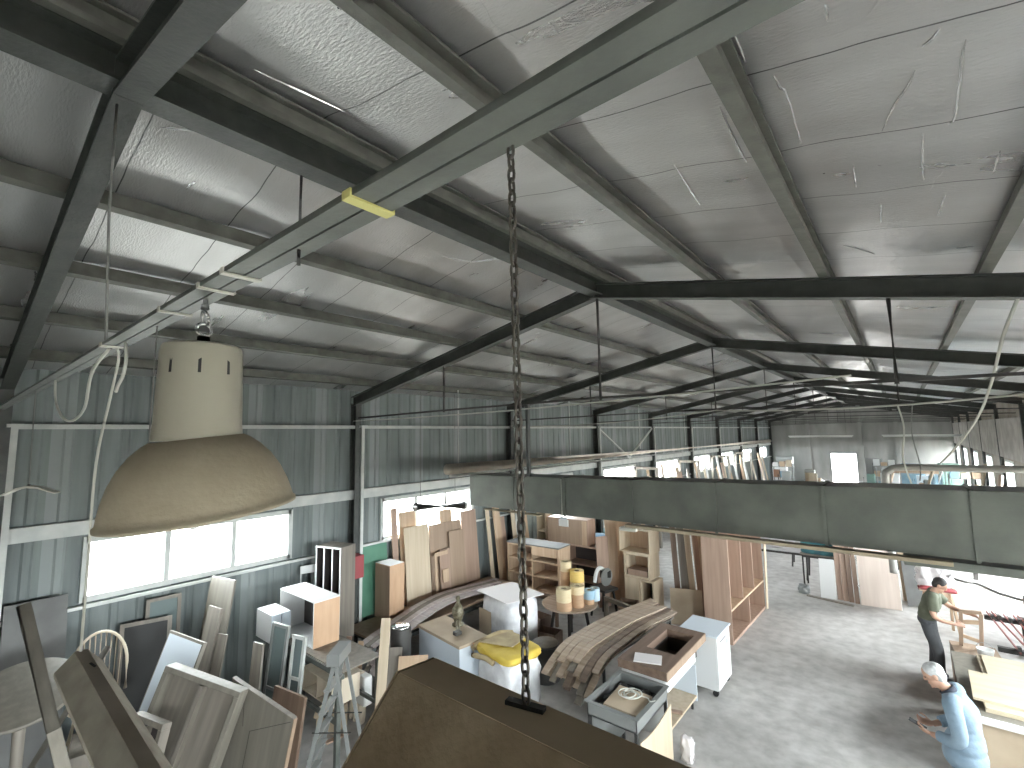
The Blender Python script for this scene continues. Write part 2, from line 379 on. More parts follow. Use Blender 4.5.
# side walls of profiled sheet with window openings
def rib_panel(mb, x, sgn, y0, y1, z0, z1, th=0.04):
    """profiled sheet from y0 to y1, ribs standing out towards the room"""
    if y1 - y0 < 1e-3 or z1 - z0 < 1e-3: return
    per = 0.29; ys = [y0]; k = math.floor(y0 / per) - 1
    prof = []
    while k * per < y1 + per:
        b = k * per
        prof += [(b, 0), (b + 0.15, 0), (b + 0.175, 0.016), (b + 0.235, 0.016), (b + 0.26, 0)]
        k += 1
    def d(y):
        for (a, da), (b, db) in zip(prof, prof[1:]):
            if a <= y <= b: return da + (db - da) * ((y - a) / max(b - a, 1e-6))
        return 0
    ys = sorted({y0, y1} | {a for a, _ in prof if y0 < a < y1})
    pts = [(x + sgn * d(y), y, z0) for y in ys] + [(x - sgn * th, y1, z0), (x - sgn * th, y0, z0)]
    mb.prism(pts, (0, 0, z1 - z0))
def side_wall(name, x, sgn, wins, z_lo, z_hi, ztop, material):
    mb = MB()
    if not wins:
        rib_panel(mb, x, sgn, Y0, YF, 0, ztop)
    else:
        cur = Y0
        for (a, b, lo, hi) in wins:
            rib_panel(mb, x, sgn, cur, a, 0, ztop)
            rib_panel(mb, x, sgn, a, b, 0, lo); rib_panel(mb, x, sgn, a, b, hi, ztop)
            cur = b
        rib_panel(mb, x, sgn, cur, YF, 0, ztop)
    o = mb.build(name, material); struct(o); return o
LW = [(1.34, 3.96, 2.2, 2.92), (5.85, 8.42, 2.16, 2.9)]
for k in range(3, 10):
    LW.append((FR[k] + 0.6, FR[k] + 3.2, 2.16, 2.9))
side_wall('wall_left', XL, 1, LW, 0, 0, soffit(XL) + 0.02, 'wall_sheet')
RW = [(-3.3, -0.8, 1.4, 3.1), (1.4, 4.2, 1.6, 3.0), (6.2, 8.8, 1.6, 3.0), (11.0, 13.4, 1.4, 3.0), (16.7, 18.7, 0.0, 2.7)] + [(FR[k] + 2.9, FR[k] + 4.4, 0.9, 3.0) for k in range(5, 10)]  # openings short of the gate are unseen, put in to light the near end
side_wall('wall_right', XR, -1, RW, 0, 0, soffit(XR) + 0.02, 'side_concrete')
struct(MB().lohi((XR - 0.12, 19.2, 3.15), (XR - 0.03, YF, 4.45)).build('trim_1', 'concrete'))      # concrete lintel band over the side openings

# windows: frame, mullions and clouded panes
nwin = 0
def window(x, sgn, a, b, lo, hi, panes):
    global nwin; nwin += 1
    e = bpy.data.objects.new('window_%d' % nwin, None); C.objects.link(e); e.location = (x, (a + b) / 2, lo); struct(e)
    f = MB(); w = (b - a) / 2; h = hi - lo; t = 0.05
    f.lohi((-.04, -w - .02, -.05), (.05, w + .02, .025)).lohi((-.04, -w - .02, h - .025), (.05, w + .02, h + .05)).lohi((-.04, -w - .05, -.05), (.05, -w + .025, h + .05)).lohi((-.04, w - .025, -.05), (.05, w + .05, h + .05))
    for k in range(1, panes): f.lohi((-.03, -w + 2 * w * k / panes - .034, 0), (.04, -w + 2 * w * k / panes + .034, h))
    f.build('window_frame', 'white_paint', e)
    g = MB()
    for k in range(panes):
        y0 = -w + 2 * w * k / panes + .022; y1 = -w + 2 * w * (k + 1) / panes - .022
        g.lohi((-.006, y0, .02), (0.0, y1, h - .02))
    g.build('pane', 'pane', e)
    portal((x - sgn * 0.08, (a + b) / 2, (lo + hi) / 2), (0, R(90) if sgn < 0 else R(-90), 0), h, b - a)
for (a, b, lo, hi) in LW: window(XL, 1, a, b, lo, hi, 3)
for (a, b, lo, hi) in RW:
    if lo > 0.1: window(XR, -1, a, b, lo, hi, 2)
    else: portal((XR + 0.1, (a + b) / 2, (lo + hi) / 2), (0, R(90), 0), hi - lo, b - a)

# gable walls
def gable(name, y, opening, material, th=0.12):
    x0, x1, z1 = opening
    def top(x): return soffit(x)
    mb = MB()
    def piece(xa, xb, za):
        xs = [xa] + ([XC] if xa < XC < xb else []) + [xb]
        mb.prism([(xa, y, za), (xb, y, za)] + [(x, y, top(x) + .05) for x in xs[::-1]], (0, th, 0))
    piece(XL - .05, x0, 0); piece(x0, x1, z1); piece(x1, XR + .05, 0)
    o = mb.build(name, material); struct(o); return o
gable('wall_far', YF, (-4.25, -2.68, 2.4), 'far_render')
portal((-3.46, YF + .2, 1.2), (R(90), 0, R(180)), 1.57, 2.4)
gable('wall_back', Y0 - .12, (1.0, 1.9, 2.05), 'concrete')
bd = MB().lohi((-.45, -.03, 0), (.45, .03, 2.05)).build('door_2', 'grey_metal', loc=(1.45, Y0 - .06, 0), bevel=.005); struct(bd)
fd = MB().lohi((-.05, -.04, 0), (.03, .16, 2.45)).lohi((1.57 - .03, -.04, 0), (1.62, .16, 2.45)).lohi((-.05, -.04, 2.38), (1.62, .16, 2.46)).build('door_1', 'grey_metal', loc=(-4.25, YF, 0)); struct(fd)

# steel frame: rafters, haunched columns, ties, sag rods
def ibeam_poly(h, w, t=0.012, tf=0.016):
    return [(-w / 2, 0), (w / 2, 0), (w / 2, tf), (t / 2, tf), (t / 2, h - tf), (w / 2, h - tf), (w / 2, h), (-w / 2, h), (-w / 2, h - tf), (-t / 2, h - tf), (-t / 2, tf), (-w / 2, tf)]
def rafter(y):
    mb = MB(); P = ibeam_poly(0.19, 0.12)
    for (xa, xb) in ((XL + .05, XC), (XC, XR - .05)):
        mb.prism([(xa, y + u, under(xa) + v) for u, v in P], (xb - xa, 0, under(xb) - under(xa)))
    mb.lohi((XC - .012, y - .06, ZR - .005), (XC + .012, y + .06, ZR + .19))
    return struct(mb.build('rafter', 'steel_dark'))
def column(y, x, sgn):
    mb = MB(); P = ibeam_poly(0.18 if sgn > 0 else 0.10, 0.12); z1 = under(x + sgn * .1) + .05
    mb.prism([(x + sgn * ((.05 if sgn > 0 else .032) + v), y + u, 0) for u, v in P], (0, 0, z1))
    mb.lohi((x + sgn * .03, y - .12, 0), (x + sgn * (.26 if sgn > 0 else .16), y + .12, .016))
    return struct(mb.build('column', 'steel_dark'))
for y in FR:
    rafter(y); column(y, XL, 1); column(y, XR, -1)
# purlins: lipped channels lying on the rafters
def purlin(x, name='purlin', w=0.075, h=0.115, m='steel_purlin'):
    z = under(x) + .19; t = .012
    s = 1 if x > XC else -1
    P = [(0, 0), (s * w, 0), (s * w, .03), (s * (w - t), .03), (s * (w - t), t), (s * t, t), (s * t, h - t), (s * w, h - t), (s * w, h), (0, h)]
    mb = MB(); a = math.atan(SL) * (-s); ca, sa = math.cos(a), math.sin(a)
    mb.prism([(x + u * ca - v * sa, Y0, z + u * sa + v * ca) for u, v in P], (0, YF - Y0, 0))
    return struct(mb.build(name, m))
for x in (-3.00, -4.08, -5.20, -6.33, -7.46): purlin(x)
for x in (-2.66, -1.50, -0.48, 0.56, 1.60, 2.48): purlin(x)
# ridge beam hung between the frames
P = ibeam_poly(0.19, 0.17)
struct(MB().prism([(XC + u, Y0, ZR + .03 + v) for u, v in P], (0, YF - Y0, 0)).build('ridge_beam', 'steel_dark'))

# bottom ties of the further frames: twin angles with three sag rods
for n, y in enumerate(FR):
    if n in (1,): continue
    mb = MB(); pts = [(XL + .2, 4.56), (-5.65, 4.60), (XC, 4.63), (0.0, 4.60), (XR - .2, 4.56)]
    for (xa, za), (xb, zb) in zip(pts, pts[1:]): mb.bar((xa, y, za), (xb, y, zb), 0.028, 0.028)
    t = struct(mb.build('tie_rod', 'dark_metal'))
    rd = MB()
    for x, z in pts[1:4]: rd.cyl((x, y, z - .03), (x, y, under(x) + .01), 0.018, 8)
    struct(rd.build('sag_rod', 'dark_metal'))

# left wall dressing: top rail, wide middle rail, sill rail, front posts
struct(MB().lohi((-8.20, Y0, 4.36), (-8.14, YF, 4.42)).build('trim_2', 'white_paint'))
struct(MB().lohi((-8.27, Y0, 3.015), (-8.17, YF, 3.19)).build('trim_3', 'white_paint'))
struct(MB().lohi((-8.27, Y0, 2.085), (-8.20, YF, 2.125)).build('trim_4', 'white_paint'))
for y in FR:
    struct(MB().lohi((-8.10, y - .03 + .09, 0), (-8.04, y + .03 + .09, 4.40)).lohi((-8.16, y - .07 + .09, 4.38), (-8.0, y + .07 + .09, 4.42)).build('post', 'white_paint'))
br = MB()
for k in (4,):
    ya = FR[k]; br.bar((-8.12, ya + .1, 4.36), (-8.12, ya + 2.5, 3.2), .05, .05); br.bar((-8.12, ya + BAY, 4.36), (-8.12, ya + 2.3, 3.2), .05, .05)
struct(br.build('wall_brace', 'white_paint'))

# the near bottom tie, a heavy double channel straight overhead
tie = MB()
tie.lohi((XL + .15, .400, 4.59), (XR - .15, .4375, 4.596)).lohi((XL + .15, .4315, 4.596), (XR - .15, .4375, 4.635)).lohi((XL + .15, .4425, 4.59), (XR - .15, .476, 4.596)).lohi((XL + .15, .4425, 4.596), (XR - .15, .4485, 4.635)).lohi((XL + .15, .4375, 4.602), (XR - .15, .4425, 4.630))
struct(tie.build('tie_beam', 'steel_tie'))

# ------------------------------------------------------------------ hanging things overhead
TY = 0.449                                # line of the near tie
def strap(x, material, w, label, name='tape'):
    o = MB().lohi((x - w, .394, 4.586), (x + w, .482, 4.5896)).lohi((x - w, .394, 4.5896), (x + w, .3975, 4.601)).lohi((x - w, .4785, 4.5896), (x + w, .482, 4.601)).build(name, material)
    return tag(o, label, 'tape')
strap(-.667, 'yellow_tape', .012, 'yellow tape wrapped round the near overhead tie beam')
strap(-1.20, 'white_tape', .010, 'cream tape round the tie beam above the big lamp, on the roof ridge side', 'tape')
strap(-1.36, 'white_tape', .009, 'cream tape round the tie beam just beside the lamp hook')
strap(-1.70, 'white_tape', .010, 'cream tape round the tie beam between the lamp hook and the knotted rope')
strap(-2.50, 'white_tape', .022, 'wide cream tape binding the knotted rope to the tie beam')

# big industrial pendant lamp
lx, ly = -1.472, .449
lamp = thing('pendant_lamp', 'big dusty beige bell-shaped industrial pendant lamp hanging from the tie beam', 'lamp', (lx, ly, 3.962))
MB().lathe([(0.002, .495), (.085, .495), (.094, .49), (.0975, .47), (.102, .28), (.105, .245), (.105, .235), (.095, .235), (.095, .25), (.088, .46), (.002, .47)], seg=48).build('lamp_housing', 'lamp_top', lamp, smooth=True, bevel=0.002)
dome = MB().lathe([(.103, .243), (.118, .232), (.142, .205), (.166, .165), (.185, .12), (.199, .07), (.207, .03), (.210, .010), (.216, .004), (.216, -.006), (.210, -.008), (.205, .0), (.194, .065), (.179, .115), (.16, .16), (.135, .198), (.111, .225), (.099, .232)], seg=64, cap=False).build('lamp_shade', 'lamp_dusty', lamp, smooth=True)
dome.matrix_basis = Matrix.Translation((0, 0, .235)) @ Matrix.Rotation(R(6), 4, Vector((-lx, -ly, 0))) @ Matrix.Diagonal((1.05, 1.05, .80, 1)) @ Matrix.Translation((0, 0, -.235))
MB().lathe([(.002, .16), (.03, .16), (.03, .12), (.055, .10), (.06, .06), (.04, .02), (.002, .0)], seg=24).build('bulb', 'light_white', lamp, smooth=True)
for a in (-100, -60, -20, 20, 80, 140, 200):
    t = R(a); s = MB(); s.box((.0955 * math.cos(t), .0955 * math.sin(t), .435), (.006, .007, .05), (0, R(-3.2), t)); s.build('cooling_slot', 'black', lamp)
MB().cyl((0, 0, .49), (0, 0, .52), .016, 12).build('cable_gland', 'dark_metal', lamp)
def torus(mb, c, Rr, r, ax, seg=20, s2=6, sx=1.0):
    a, b, d = axes_to(ax)
    return mb.tube([Vector(c) + a * Rr * math.cos(2 * math.pi * k / seg) + b * Rr * sx * math.sin(2 * math.pi * k / seg) for k in range(seg)], r, s2, closed=True)
hk = thing('lamp_hook', 'threaded steel hook and shackle holding the big lamp below the tie beam', 'hook', (lx, ly, 4.473))
m1 = MB(); torus(m1, (0, 0, .03), .018, .005, (1, 0, .2)); torus(m1, (.006, 0, .062), .02, .0045, (0, 1, .3)); m1.build('shackle', 'chrome', hk, smooth=True)
MB().cyl((0, 0, .075), (0, 0, .15), .006, 8).build('threaded_rod', 'grey_metal', hk)
MB().cyl((0, 0, .085), (0, 0, .10), .011, 6).build('nut', 'grey_metal', hk)
m1 = MB(); torus(m1, (.012, 0, .158), .016, .005, (0, 1, 0)); m1.build('ring', 'white_tape', hk, smooth=True)

# chain and the long reflector fixtures
def chain(name, a, b, label, pitch=.0165, r=.0022):
    mb = MB(); a = Vector(a); b = Vector(b); n = int((b - a).length / pitch)
    d = (b - a).normalized(); u, v, _ = axes_to(d)
    for k in range(n):
        c = a.lerp(b, (k + .5) / n); s = u if k % 2 else v; pts = []
        for q in range(12):
            t = 2 * math.pi * q / 12; pts.append(c + d * (pitch * .68 * math.cos(t)) + s * (.0048 * math.sin(t)))
        mb.tube(pts, r, 5, closed=True)
    return tag(mb.build(name, 'chain_metal', smooth=True), label, 'chain')
chain('chain', (-.381, TY + .02, 4.592), (-.379, .478, 3.875), 'thin dark link chain hanging from the tie beam to the brown light fixture')
def fixture(label, loc, rot, length, m='dust_brown', m2='lit_top_dust'):
    """trapezoid fluorescent reflector lying along local x from its end at the origin"""
    f = thing('light_fixture', label, 'lamp', loc, rot=rot)
    def sec(x, t):
        return [(-.034, 0), (.034, 0), (.125, -.105), (.125, -.135)], t
    mb = MB(); out = [(-.125, -.135), (-.125, -.105), (-.034, 0), (.034, 0), (.125, -.105), (.125, -.135)]; inn = [(.122, -.135), (.122, -.107), (.032, -.004), (-.032, -.004), (-.122, -.107), (-.122, -.135)]
    mb.prism([(0, y, z) for y, z in out + inn], (length, 0, 0))
    mb.build('reflector', m, f, bevel=.003)
    MB().prism([(-.0005, y, z) for y, z in out], (-.004, 0, 0)).build('end_plate', m, f)
    MB().prism([(length + .0005, y, z) for y, z in out], (.004, 0, 0)).build('end_plate', m, f)
    MB().lohi((.002, -.0335, .0002), (length - .002, .0335, .0008)).build('lit_top_skin', m2, f)  # added skin of paler dust, light from above painted into its tone
    for y in (-.05, .05):
        MB().cyl((.05, y, -.075), (length - .05, y, -.075), .013, 12).build('fluorescent_tube', 'light_white', f, smooth=True)
    MB().box((.19, .012, .003), (.05, .012, .006), (0, 0, .25)).build('hanging_bracket', 'black', f)
    return f
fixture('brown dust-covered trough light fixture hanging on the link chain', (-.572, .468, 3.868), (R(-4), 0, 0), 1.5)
fixture('dusty grey-brown trough light fixture hanging from the white rope', (-2.78, .455, 3.312), (R(-2), R(2.5), 0), 1.5, 'dust_grey', 'pipe_dusty').scale = (1, .62, .62)

# ropes and cables
def rope(name, pts, r, material, label, cat='rope', seg=7):
    return tag(MB().tube(pts, r, seg).build(name, material, smooth=True), label, cat)
rope('rope', [(-2.88, TY, 5.87), (-2.87, TY, 5.3), (-2.72, TY, 4.646)], .006, 'rope_grey', 'grey rope from the roof ridge down to the knot on the tie beam')
rope('rope', smooth_path([(-2.50, TY, 4.586), (-2.62, TY + .03, 4.55), (-2.72, TY + .03, 4.40), (-2.735, TY, 4.1), (-2.745, TY, 3.7), (-2.754, TY, 3.318)], 5), .0055, 'rope_white', 'white rope from the tie beam down to the tilted fixture')
rope('rope', smooth_path([(-2.53, TY - .02, 4.583), (-2.75, TY - .035, 4.50), (-3.1, TY, 4.36), (-3.45, TY, 4.31), (-3.8, TY, 4.36), (-4.05, TY, 4.47), (-4.12, TY, 4.588)], 6), .0065, 'rope_white', 'slack loop of white rope tied under the tie beam')
rope('rope', smooth_path([(-2.36, TY, 4.588), (-2.33, TY, 4.52), (-2.36, TY, 4.46), (-2.43, TY, 4.425), (-2.46, TY, 4.40)], 5), .0065, 'rope_white', 'short curled rope end beside the knot under the tie beam')
rope('rope', [(-.935, TY, 4.588), (-.935, TY, 4.555)], .004, 'black', 'short black cord end below the tie beam near the lamp')
rope('cable', [(-.935, TY, 4.75), (-.935, TY, 4.648)], .003, 'black', 'short black cord standing above the tie beam near the lamp', 'cable')
rope('rope', [(-1.93, TY, 4.588), (-1.94, TY, 4.2), (-1.95, TY, 4.02)], .0025, 'rope_grey', 'thin grey string hanging behind the lamp, between lamp and wall', 'rope')
rope('rope', smooth_path([(-5.05, TY, 4.588), (-5.02, TY, 4.3), (-4.95, TY, 3.90)], 5), .004, 'rope_grey', 'grey cord holding the small white wing-shaped shade')
sh = thing('hanging_lamp', 'small white wing-shaped lamp shade hanging by a cord near the wall', 'lamp', (-4.95, TY, 3.845), R(55))
sh.scale = (.28, .6, .6)
MB().prism([(-.55, -.06, -.03), (-.2, -.06, .05), (0, -.06, .07), (.25, -.06, .05), (.62, -.06, -.02), (.62, -.06, -.035), (.25, -.06, .03), (0, -.06, .045), (-.2, -.06, .03), (-.55, -.06, -.045)], (0, .12, 0)).build('shade_wing', 'white_tape', sh, bevel=.004)
MB().cyl((0, 0, .06), (0, 0, .09), .02, 10).build('shade_cap', 'dark_metal', sh)

# grey duct / cable trunk across the hall
def duct():
    x0, x1 = -5.075, XR - .08; y0, y1 = 5.14, 5.60
    d = thing('air_duct', 'long grey galvanised air duct crossing the hall, hung below the second frame', 'duct', (x0, y0, 3.16))
    L = x1 - x0; mb = MB()
    mb.prism([(0, 0, 0), (0, 0, .44), (0, .46, .44), (0, .46, 0)], (.001, 0, 0)); bm = mb.bm; bm.clear()
    A = [bm.verts.new(p) for p in ((0, 0, 0), (0, .46, 0), (0, .46, .44), (0, 0, .44))]; B = [bm.verts.new(p) for p in ((L, 0, .02), (L, .46, .02), (L, .46, .585), (L, 0, .585))]
    bm.faces.new(A[::-1]); bm.faces.new(B)
    for k in range(4): bm.faces.new((A[k], A[(k + 1) % 4], B[(k + 1) % 4], B[k]))
    mb.build('duct_body', 'galvanised', d)
    for sx in (-4.24, -3.384, -2.465, -1.543, -.60, .376, 1.35, 2.2):
        x = sx - x0; h = .44 + .145 * x / L
        MB().lohi((x - .014, -.014, -.005), (x + .014, 0, h + .012)).lohi((x - .014, -.014, h), (x + .014, .47, h + .012)).build('joint_flange', 'galvanised', d)
    MB().lohi((.35, -.075, -.03), (1.35, -.001, -.012)).build('bottom_ledge', 'galvanised_dust', d, bevel=.003)
    MB().prism([(2.55, -.001, -.002), (2.55, -.09, -.002), (2.55, -.09, -.035), (2.55, -.001, -.035)], (2.75, 0, 0)).build('bottom_ledge', 'galvanised_dust', d, bevel=.004)
    MB().lohi((5.0, -.05, -.07), (L, .10, -.005)).build('bottom_rail', 'galvanised', d, bevel=.004)
    return d
duct()
MB_post = MB().lohi((-.022, -.022, 0), (.022, .022, 1.0)).build('hanger_post', 'steel_dark', loc=(-4.0, 5.2, 3.625)); tag(MB_post, 'dark square hanger post standing on the duct beside the chain', 'post')
rope('cord', [(-3.42, 5.12, 3.62), (-3.42, 5.12, 3.12)], .008, 'rope_white', 'pale blue cord crossing the duct to the small lit plate', 'cord')
pl_ = thing('sign_plate', 'small white plate hanging on a cord below the duct', 'sign', (-3.40, 5.12, 3.03))
MB().lohi((-.07, -.008, 0), (.07, .008, .085)).build('plate', 'light_white', pl_, bevel=.004); MB().lohi((-.05, -.01, .088), (.05, .01, .11)).build('plate_clip', 'laminate_blue_white', pl_)
# work lamp battens, bits lying on the ledge
tag(MB().lohi((-.10, -.03, 0), (.10, .03, .04)).build('batten', 'white_tape', loc=(-2.50, 5.09, 3.08), bevel=.006), 'short pale batten clipped under the duct above the stacked box shelves', 'batten')

# suspended pipes along the wall
rope('pipe', [(-7.4, 6.82, 3.49), (-7.4, 38.0, 3.42)], .115, 'pipe_dusty', 'long dusty tan pipe hung along the window wall', 'pipe', 14)
rope('pipe', [(-7.4, 6.9, 3.3465), (-7.4, 37.5, 3.2785)], .028, 'white_paint', 'thin white pipe running under the long tan pipe', 'pipe', 8)
hg = 0
for y, w in ((7.15, 'its cut end'), (11.6, 'the second frame behind the duct'), (16.3, 'the far windows'), (21.0, 'the stacked planks')):
    rope('hanger_rod', [(-7.4, y, 3.595), (-7.4, y, under(-7.4) + .22)], .012, 'white_paint', 'thin white rod holding the tan pipe near ' + w, 'rod', 6)
rope('dust_pipe', smooth_path([(2.55, 12, 3.45), (1.0, 12, 3.44), (-.05, 12, 3.43), (-.26, 12, 3.36), (-.33, 12, 3.2), (-.34, 12, 2.4), (-.34, 12, 1.4)], 8), .065, 'pipe_grey', 'grey dust-extraction pipe with an elbow beyond the duct', 'pipe', 14)
rope('cable', smooth_path([(.76, 5.14, 5.16), (.70, 5.5, 4.92), (.72, 6.6, 4.62), (.70, 7.8, 4.3), (.60, 9.6, 3.9), (.5, 11.95, 3.52)], 8), .013, 'rope_white', 'pale thick flexible cable hanging from the roof down to the dust pipe', 'cable')
rope('cable', sag((XL + .25, 5.02, 4.50), (-.3, 5.0, 4.66), .05), .009, 'rope_white', 'pale cable strung along the first tie behind the chain', 'cable')
rope('cable', sag((-2.8, 9.75, 4.60), (2.4, 9.75, 4.75), .12), .016, 'rope_white', 'pale sagging cable strung across the hall beyond the duct', 'cable')
rope('cable', sag((-8.1, 9.7, 4.42), (-2.8, 9.72, 4.60), .1), .010, 'rope_white', 'pale cable from the window wall to the ridge line', 'cable')
rope('cable', smooth_path([(-.02, 9.70, 4.55), (.03, 9.9, 4.2), (-.02, 10.0, 3.7), (.05, 10.1, 3.3)], 6), .012, 'rope_white', 'pale bunched drop cable below the sagging cable', 'cable')
rope('cable', smooth_path([(.16, 9.78, 4.565), (.12, 9.9, 4.1), (.18, 10.0, 3.6), (.16, 10.1, 3.35)], 6), .008, 'rope_grey', 'grey drop cable twisted beside the pale bunched one', 'cable')
for x, y, w in ((-4.1, 36, 'left of the far doorway'), (.8, 36, 'right of the far doorway')):
    b = thing('light_batten', 'long white fluorescent batten hanging ' + ('over the machines before the far wall' if x < 0 else 'over the blue machines before the far wall'), 'lamp', (x, y, 3.68))
    MB().lohi((-1.75, -.06, .05), (1.75, .06, .12)).build('batten_body', 'light_white', b, bevel=.01)
    MB().cyl((-1.7, 0, .02), (1.7, 0, .02), .03, 10).build('fluorescent_tube', 'light_white', b)
    for s in (-1.4, 1.4): MB().cyl((s, 0, .12), (s, 0, soffit(x + s) - 3.68), .012, 6).build('hanger_wire', 'rope_grey', b)
tl = thing('tube_light', 'grey tube light hanging askew in front of the second window', 'lamp', (-7.95, 7.12, 2.66))
MB().cyl((0, -.70, .07), (0, .70, -.07), .085, 12).build('light_body', 'dark_metal', tl, smooth=True); MB().cyl((0, .70, -.07), (0, .76, -.076), .10, 12).build('end_cap', 'white_paint', tl)
for y, z in ((-.55, .055), (.45, -.045)): MB().cyl((0, y, z + .05), (0, y, soffit(-7.95) - 2.70 + .0), .006, 6).build('hanging_wire', 'rope_grey', tl)

# ------------------------------------------------------------------ furniture builders
def panel_box(mb, w, d, h, t=.018, back=True):
    """open-fronted carcass, front towards -y, centred on x, standing on z=0"""
    mb.lohi((-w/2, -d/2, 0), (-w/2 + t, d/2, h)).lohi((w/2 - t, -d/2, 0), (w/2, d/2, h))
    mb.lohi((-w/2 + t, -d/2, 0), (w/2 - t, d/2, t)).lohi((-w/2 + t, -d/2, h - t), (w/2 - t, d/2, h))
    return mb
def open_unit(name, label, cat, loc, rotz, w, d, h, m, cols=1, rows=1, t=.018, back='dark_inside', group=None, shelf_m=None, rot=None, inner=None):
    e = thing(name, label, cat, loc, rotz, group, rot)
    panel_box(MB(), w, d, h, t).build('carcass', m, e, bevel=.002)
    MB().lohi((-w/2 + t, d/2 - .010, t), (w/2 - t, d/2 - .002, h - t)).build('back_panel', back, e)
    for k in range(1, cols):
        x = -w/2 + w * k / cols; MB().lohi((x - t/2, -d/2 + .004, t), (x + t/2, d/2 - .011, h - t)).build('divider', shelf_m or m, e)
    for k in range(1, rows):
        z = h * k / rows
        for c in range(cols):
            a = -w/2 + w * c / cols + (t if c == 0 else t/2); b = -w/2 + w * (c + 1) / cols - (t if c == cols - 1 else t/2)
            MB().lohi((a, -d/2 + .008, z - t/2), (b, d/2 - .011, z + t/2)).build('shelf', shelf_m or m, e)
    return e
def table(name, label, loc, rotz, w, d, h, top_m, leg_m, t=.03, leg=.035, splay=0.0, group=None, rail=True):
    e = thing(name, label, 'table', loc, rotz, group)
    MB().lohi((-w/2, -d/2, h - t), (w/2, d/2, h)).build('tabletop', top_m, e, bevel=.004)
    for sx in (-1, 1):
        for sy in (-1, 1):
            MB().bar((sx * (w/2 - .06), sy * (d/2 - .06), h - t), (sx * (w/2 - .06 + splay), sy * (d/2 - .06), 0), leg).build('leg', leg_m, e)
    if rail:
        r = MB()
        for sy in (-1, 1): r.lohi((-w/2 + .08, sy * (d/2 - .06) - .012, h - t - .07), (w/2 - .08, sy * (d/2 - .06) + .012, h - t - .001))
        for sx in (-1, 1): r.lohi((sx * (w/2 - .06) - .012, -d/2 + .08, h - t - .07), (sx * (w/2 - .06) + .012, d/2 - .08, h - t - .001))
        r.build('apron', leg_m, e)
    return e

# ------------------------------------------------------------------ dusty corner by the window wall
# round-backed spindle chair against the wall
ch = thing('spindle_chair', 'cream round-backed spindle chair beside the black framed board', 'chair', (-7.62, 1.42, 1.20), R(80))
tag(MB().lohi((-.15, -.34, 0), (.15, .26, .745)).build('crate', 'old_grey_wood', loc=(-7.62, 1.36, 0), rot=(0, 0, R(80)), bevel=.01), 'dusty crate under the round-backed spindle chair', 'crate')
f = MB(); arc = [(.26 * math.cos(t), .02 + .06 * math.sin(t), .30 + .40 * math.sin(t)) for t in [math.pi * k / 18 for k in range(19)]]
f.tube([(arc[0][0], .0, .0)] + arc + [(arc[-1][0], .0, .0)], .016, 8); f.build('back_hoop', 'ply_pale', ch, smooth=True)
for k in range(9):
    x = -.2 + .05 * k; zt = .30 + .40 * math.sqrt(max(0, 1 - (x / .26) ** 2)); MB().tube([(x * .9, 0, .0), (x, .02 + .06 * (zt - .30) / .40, zt)], .009, 6).build('spindle', 'ply_pale', ch, smooth=True)
MB().lathe([(.01, -.04), (.24, -.04), (.26, -.02), (.25, 0), (.01, .005)], (0, -.2, 0), 28).build('seat', 'ply_pale', ch, smooth=True)
for sx in (-1, 1):
    for sy in (0, 1): MB().tube([(sx * .17, -.05 - .3 * sy, -.03), (sx * .23, 0.0 - .4 * sy, -.452)], .017, 8).build('leg', 'ply_pale', ch, smooth=True)
slab('framed_board', (-7.85, 1.62, 0), (-7.70, 2.16, 0), (-8.19, 1.72, 1.78), .03, 'old_grey_wood', None)
fb = bpy.data.objects['framed_board']; tag(fb, 'grey-framed black board leaning on the window wall beside the round-backed chair', 'board')
mm, w_, h_ = slab_matrix((-7.85, 1.62, 0), (-7.70, 2.16, 0), (-8.19, 1.72, 1.78))
MB().box((0, -.018, h_ / 2), (w_ - .10, .006, h_ - .10)).build('black_panel', 'black', fb)
slab('door_leaf', (-7.55, 1.54, 0), (-6.75, 1.68, 0), (-7.55, 2.17, 1.70), .045, 'dusty_board', None); wp = bpy.data.objects['door_leaf']
tag(wp, 'pale blue-white door panel leaning between the black framed board and the tall frames', 'door panel')
mm, w_, h_ = slab_matrix((-7.55, 1.54, 0), (-6.75, 1.68, 0), (-7.55, 2.17, 1.70))
MB().box((0, -.0245, h_ / 2), (w_ - .05, .003, h_ - .06)).build('panel_face', 'laminate_blue_white', wp)
# cluster of hollow door frames
def frame_case(label, A, B, T, dep, m, inner):
    M_, w, h = slab_matrix(A, B, T)
    e = thing('door_frame', label, 'frame'); e.matrix_world = M_
    t = .06
    MB().lohi((-w/2, -dep/2, 0), (-w/2 + t, dep/2, h)).lohi((w/2 - t, -dep/2, 0), (w/2, dep/2, h)).lohi((-w/2, -dep/2, h), (w/2, dep/2, h + t)).build('frame', m, e, bevel=.006)
    MB().lohi((-w/2 + t, dep/2 - .03, 0), (w/2 - t, dep/2 - .01, h)).build('back_board', inner, e)
    MB().lohi((-.02, -dep/2 + .02, 0), (.03, dep/2 - .04, h - .02)).build('centre_slat', 'old_grey_wood', e)
    return e
frame_case('bulky grey-green wooden door frame leaning in front of the pale door panel', (-6.95, 1.50, .24), (-6.13, 2.00, .0), (-6.66, 2.00, 1.50), .16, 'dusty_board', 'old_grey_wood')
frame_case('second grey door frame leaning behind the bulky one', (-6.72, 1.36, .0), (-6.20, 1.50, .0), (-6.64, 1.66, 1.15), .10, 'old_grey_wood', 'dark_inside')
slab('board', (-8.06, 2.42, 0), (-7.52, 2.54, 0), (-8.08, 2.78, 2.17), .03, 'dusty_board', 'tall wide dusty board leaning under the near window', 'board')
